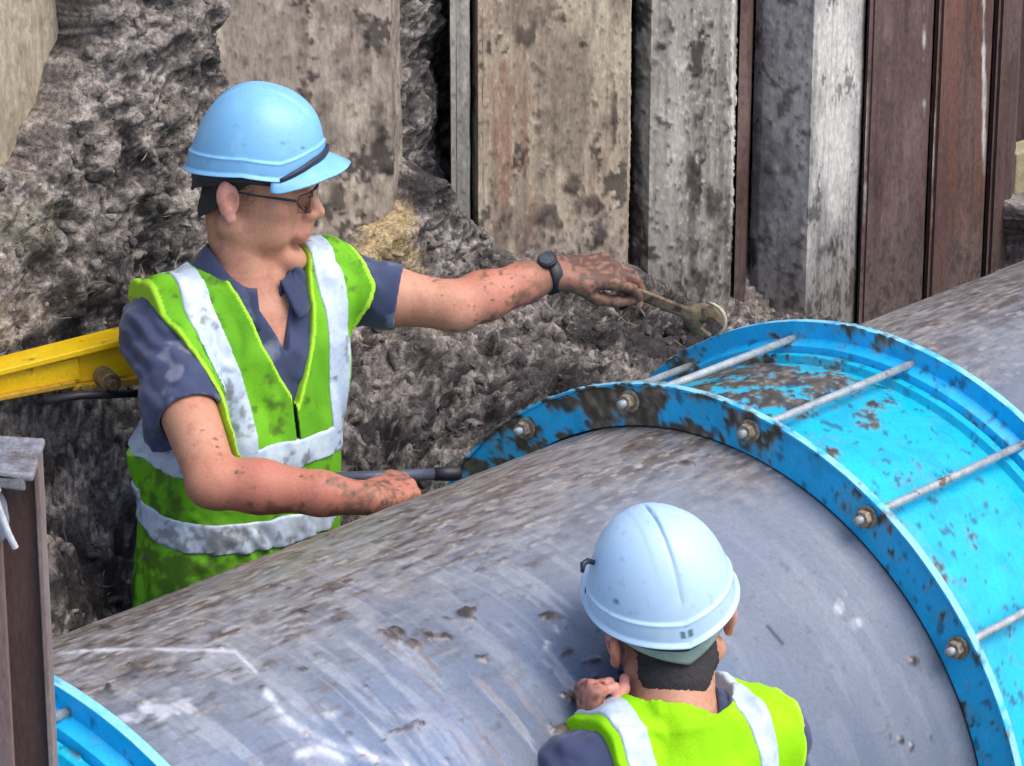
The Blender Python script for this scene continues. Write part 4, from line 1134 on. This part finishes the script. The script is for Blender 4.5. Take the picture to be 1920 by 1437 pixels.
    wr = .014 * fbm(Pn * V(14, 14, 6), 3, 43) - .022 * np.abs(fbm(Pn * V(12, 12, 5.5) + 3, 2, 49)) + .005 + .0026 * np.sin(Pn @ nz([1, .6, .15]) * 120 + 7 * fbm(Pn * 5, 2, 45)) * sm(fbm(Pn * 6, 2, 46), 0, .4)
    F = S.F.copy(); F[near] += wr.astype(np.float32)
    F = np.minimum(F, np.where(np.abs(lat) < .2, FSH, 1) - .0045).astype(np.float32)
    hem = zz[0] + torso[3]
    F = np.maximum(F, hem + .012 * np.sin(lat * 9) - P_[..., 2])
    zs_ = P_[..., 2] - J['rsh'][2]
    lim = np.interp(zs_, [-.24, -.19, -.15, -.06, .0, .05, .10], [.34, .215, .165, .150, .168, torso[4], torso[4]])
    if back_view: lim = np.where(lat > 0, np.minimum(lim, np.interp(zs_, [-.2, -.1, .1], [.34, .150, .130])), lim)
    cutv = (np.abs(lat) - lim) * .85
    F = np.maximum(F, cutv)
    if vdep > 0:
        V2 = np.interp(zr, [-torso[6], -.10, .03, .08], [-.004, .050, .082, .095])
        vc = np.maximum(np.abs(lat - .010) - V2, -tor - .01)
    else: vc = np.full(F.shape, 1.)
    nh = np.linalg.norm((P_ - N - nax * .045 + Rt[0] * .0) / V(1, 1, 1), axis=-1) - (.088 if back_view else .100)
    F = np.maximum(F, -np.minimum(vc, nh))
    outer = F.copy()
    # front zip seam
    if vdep > 0: F = np.maximum(F, -np.maximum(np.maximum(np.abs(lat - .004) - .0022, -tor), -.011 - (S.F)) )
    S.F = F.astype(np.float32)
    v_, f_ = S.mesh(4)
    c = np.broadcast_to(vestcol, v_.shape).copy()
    c = mixc(c, sm(fbm(v_ * 10, 3, 53), -.1, .4) * .6, vestlt)
    dirt = .6 * fbm(v_ * V(18, 18, 9), 4, 55) + .55 * fbm(v_ * 70, 3, 56)
    low = sm(v_[:, 2], pel[2] + .25, pel[2] + .02)
    if not back_view: c = mixc(c, sm(dirt + .34 * low, .04, .5) * .75, lin(64, 78, 34))
    lt_ = (v_ - N) @ Rt[1]; tf = (v_ - N) @ Rt[0]; zv = v_[:, 2] - J['rsh'][2]; zn = v_[:, 2] - N[2]
    la_ = np.interp(zv, [-.24, -.19, -.15, -.06, .0, .05, .10], [.34, .215, .165, .150, .168, torso[4], torso[4]])
    trim = np.abs(np.abs(lt_) - la_) < .009
    if vdep > 0: trim |= (np.abs(np.abs(lt_ - .010) - np.interp(zn, [-torso[6], -.10, .03, .08], [-.004, .050, .082, .095])) < .006) & (tf > -.01) & (zn > -torso[6])
    c = mixc(c, trim * .75, lin(176, 224, 60))
    c = mixc(c, ((np.abs(lt_ - .004) < .004) & (tf > 0) & (vdep > 0)) * .9, lin(20, 44, 24))
    vest = mesh_obj('safety_vest', v_, f_, M['vest'], root, True, c)
    # reflective tapes, thin bands lying on the vest
    for kind, val in torso[7]:
        near = np.abs(outer - .0) < .02
        if kind == 'band': reg = np.abs(P_[..., 2] - (pel[2] + val[0]) - val[2] * tor) - val[1]
        else:
            cen = val[0] + val[2] * sm(zr, -.22, -.02)
            reg = np.maximum(np.abs(lat - cen) - val[1], -(P_[..., 2] - (pel[2] + val[3])))
        gp = F if kind == 'band' else outer
        G_ = np.maximum(np.maximum(gp - .0032, -(gp + .0055)), reg)
        # keep clear of the cut edges of the cloth
        body0 = S0_ = None
        S2 = SDF(lo, hi, hh); S2.F = G_.astype(np.float32)
        a_, b_ = S2.mesh(3)
        if len(a_) < 50: continue
        cc = np.broadcast_to(lin(176, 190, 208), a_.shape).copy()
        cc = mixc(cc, sm(fbm(a_ * 25, 4, 61), .0, .4) * .5, lin(206, 224, 224))
        lw = sm(a_[:, 2], pel[2] + .22, pel[2] + .05)
        if not back_view: cc = mixc(cc, sm(.7 * fbm(a_ * 26, 4, 63) + .5 * fbm(a_ * 90, 3, 64) + .25 * lw, .14, .5) * .75, lin(92, 92, 88))
        mesh_obj('reflective_stripe', a_, b_, M['tape'], vest, True, cc)
    # ---------------- trousers and boots
    S = SDF(V(pel[0] - .32, pel[1] - .34, foot_z - .02), V(pel[0] + .32, pel[1] + .34, pel[2] + .1), .008)
    S.add(ell(pel + V(0, 0, -.06), Rt, V(.115, .17, .13)), 0)
    for sg in (-1, 1):
        hip = pel + Rt[1] * .085 * sg + V(0, 0, -.10); kn = (hip + V(0, 0, foot_z)) * V(.5, .5, .5) + V(hip[0], hip[1], 0) * .5 + Rt[0] * .04; kn[2] = (hip[2] + foot_z) / 2 + .04
        an = V(hip[0], hip[1], foot_z + .09) + Rt[1] * .03 * sg
        for c_ in chain([hip, kn, an], [.092, .066, .056]): S.add(c_, .03)
    a_, b_ = S.mesh(); mesh_obj('trousers', a_, b_, M['denim'], root)
    for sg in (-1, 1):
        S = SDF(V(pel[0] - .4, pel[1] - .4, foot_z - .03), V(pel[0] + .4, pel[1] + .4, foot_z + .2), .008)
        an = V(*(pel + Rt[1] * .115 * sg)[:2], foot_z + .10)
        S.add(cap(an, an - V(0, 0, .05), .06, .05), 0); S.add(cap(an - V(0, 0, .055), an - V(0, 0, .06) + Rt[0] * .13, .045, .04), .02)
        a_, b_ = S.mesh(); mesh_obj('boot', a_, b_, M['black'], root)
    return root, Rt

# ------------------------------------------------------------------ worker A, behind the pipe
fA = nz([.50, -.866, 0]); lA = np.cross(UP, fA)
NA = U(470, 500, 5.40)
JA = dict(neck=NA, pel=U(442, 1120, 5.47), chest=U(452, 760, 5.43), rsh=NA - lA * .170 - UP * .092, lsh=NA + lA * .172 - UP * .066,
          rel=U(400, 902, 5.135), rwr=U(690, 936, 5.12), lel=U(848, 574, 5.5), lwr=U(1042, 512, 5.58))
RA = frame([.985, -.10, -.15], [.02, 0, 1])
OA = U(466, 322, 5.365)
hA = {'l': (U(1180, 508, 5.6) - JA['lwr'], UP * .9 + V(.25, -.35, 0), 1, [(20, 38, 26), (22, 40, 28), (24, 42, 30), (26, 46, 32)], [(.85, .25, -.5), (.98, -.05, -.25), (1, -.2, -.05)], 1.12, .0),
      'r': (U(772, 905, 5.2) - JA['rwr'], nz([-.1, -.45, .9]), -1, [(50, 70, 45), (52, 74, 46), (54, 76, 46), (56, 78, 48)], [(.8, .55, -.4), (.9, .0, -.5), (.6, -.6, -.5)], 1.02)}
person('worker in light blue helmet and green vest behind the pipe, reaching out with a spanner', JA, fA, OA, RA, 1.1,
       ([.155, .160, .162, .172, .168, .128, .062], [.115, .112, .108, .112, .104, .086, .062], .13, .0, .192, .105, .215,
        [('band', (.29, .024, -.12)), ('band', (.185, .024, -.25)), ('strap', (-.098, .025, -.030, .27)), ('strap', (.105, .025, .012, .27))], .045),
       (lin(122, 182, 226), lin(150, 208, 238)), lin(94, 160, 30), lin(118, 188, 36), hA, None, None,
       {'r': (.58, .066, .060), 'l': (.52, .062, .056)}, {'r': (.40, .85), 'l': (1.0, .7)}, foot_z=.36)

# ------------------------------------------------------------------ worker B, seen from behind in front of the pipe
fB = nz([-.55, .835, 0]); lB = np.cross(UP, fB)
NB = U(1258, 1322, 4.36)
JB = dict(neck=NB, pel=NB - UP * .56 - fB * .03, chest=NB - UP * .26 - fB * .02, rsh=NB - lB * .156 - UP * .100, lsh=NB + lB * .158 - UP * .078,
          rel=NB - lB * .22 - UP * .33 - fB * .03, rwr=NB - lB * .16 - UP * .40 + fB * .16, lel=U(1030, 1600, 4.25), lwr=U(1110, 1386, 4.355))
RB = frame([-.26, .95, .06], [-.20, .05, 1])
OB = U(1247, 1140, 4.38)
hB = {'l': (V(-.06, .10, 1), nz([-.9, -.4, .1]), 1, [(86, 96, 60), (88, 96, 60), (90, 96, 60), (92, 96, 60)], [(.8, .2, -.6), (.6, -.3, -.6), (.3, -.7, -.4)], .84),
      'r': (fB - UP * .3, nz([.2, -.2, .9]), -1, [(20, 30, 20)] * 4, [(.8, .5, -.4), (.9, .2, -.3), (1, 0, -.2)], 1.0)}
rootB, _ = person('worker in pale helmet and yellow green vest seen from behind in front of the pipe', JB, fB, OB, RB, 1.035,
       ([.150, .150, .155, .172, .170, .132, .062], [.110, .108, .108, .112, .104, .086, .060], 0, .0, .186, .13, .2,
        [('band', (.12, .024, .0)), ('strap', (-.098, .021, -.0, .12)), ('strap', (.098, .021, .0, .12))], .06),
       (lin(176, 206, 232), lin(200, 226, 240)), lin(138, 204, 6), lin(164, 222, 18), hB, None, None,
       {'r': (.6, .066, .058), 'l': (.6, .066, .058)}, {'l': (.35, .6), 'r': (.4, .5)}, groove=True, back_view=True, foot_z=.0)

def clip():
    q = MB(); q.tube([U(1124, 1058, 4.36), U(1102, 1052, 4.33), U(1093, 1058, 4.32), U(1092, 1074, 4.32)], [.0035, .0042, .0042, .0025], 10)
    hl = [o for o in bpy.data.objects if o.name.startswith('helmet') and o.parent is rootB][0]
    q.build('visor_clip', M['dark'], hl, smooth=True)
clip()
# ================================================================== TOOLS
def spanner():
    import bmesh
    a, b = U(1136, 526, 5.612), U(1300, 592, 5.60)
    d = nz(b - a); L = np.linalg.norm(b - a); n = nz(np.cross(d, V(0, 1, 0))); n = -n if n[2] < 0 else n
    w = np.cross(n, d)
    root = empty('spanner', (a + b) / 2, 'muddy open-ended spanner in the outstretched hand, its jaw at the blue ring', 'spanner')
    S = SDF(np.minimum(a, b) - .1, np.maximum(a, b) + .13, .0018)
    R_ = np.array([d, n, w])
    S.add(rbox((a + b) / 2, R_, V(L / 2, .0105, .006), .004), 0)
    hc = b + d * .022
    S.add(ell(hc, R_, V(.036, .031, .009)), .012)
    S.sub(rbox(hc + d * .026 - n * .012, np.array([nz(d - .5 * n), nz(n + .5 * d), w]), V(.026, .0125, .02), .004), .002)
    v_, f_ = S.mesh(); mesh_obj('jaw_and_shaft', v_, f_, M['tool'], root)
    # pale worn hook edge of the jaw
    q = MB(); pts = []
    for k in range(9):
        an = radians(100 - k * 17); pts.append(hc + d * .034 * cos(an) * 1.06 + n * .031 * sin(an) * 1.06 - w * .0)
    q.tube(pts, [.002, .003, .0035, .004, .004, .004, .0035, .003, .002], 8); q.build('worn_edge', surf('worn_edge', [lin(146, 136, 108), lin(196, 190, 164)], scale=60, rough=.4, metal=.2), root, smooth=True)
spanner()
def ratchet():
    a, b = U(600, 899, 5.25), U(846, 888, 5.32)
    root = empty('ratchet_bar', (a + b) / 2, 'dark grey steel bar lying from the vest into the fist beside the ring', 'bar')
    q = MB(); d = nz(b - a)
    q.tube([a, a + (b - a) * .5, b - d * .02], [.0105, .0105, .0095], 16); q.build('shaft', surf('bar_steel', [lin(66, 72, 86), lin(92, 98, 114)], scale=30, rough=.45, metal=.2, bump=.2), root, smooth=True)
    q = MB(); q.tube([b - d * .03, b - d * .01, b + d * .012, b + d * .016], [.0108, .0125, .0125, .010], 16); q.build('socket', M['black'], root, smooth=True)
ratchet()
def watch():
    a, b = JA['lwr'], JA['lel']; d = nz(b - a); c0 = a + d * .012
    root = empty('wrist_watch', c0, 'black wrist watch on the outstretched arm of the worker behind the pipe', 'watch')
    q = MB(); x = nz(np.cross(d, UP)); y = np.cross(d, x)
    ring = lambda r, o: [c0 + d * o + r * (cos(t) * x + sin(t) * y) for t in np.linspace(0, 2 * pi, 33)[:-1]]
    v = ring(.0325, -.011) + ring(.035, -.008) + ring(.035, .008) + ring(.0325, .011) + ring(.028, .011) + ring(.028, -.011)
    f = [(i * 32 + k, i * 32 + (k + 1) % 32, ((i + 1) % 6) * 32 + (k + 1) % 32, ((i + 1) % 6) * 32 + k) for i in range(6) for k in range(32)]
    q.add(v, f); q.build('band', M['black'], root, smooth=True)
    up = nz(UP - d * (UP @ d) - V(0, .5, 0)); q = MB(); q.prism(c0 + up * .037, up, .017, .009, 24); q.build('case', M['black'], root, bevel=.0015)
    q = MB(); q.prism(c0 + up * .0422, up, .0135, .002, 24); q.build('glass', surf('watch_glass', [lin(60, 66, 72), lin(90, 96, 100)], rough=.1, bump=0), root)
watch()
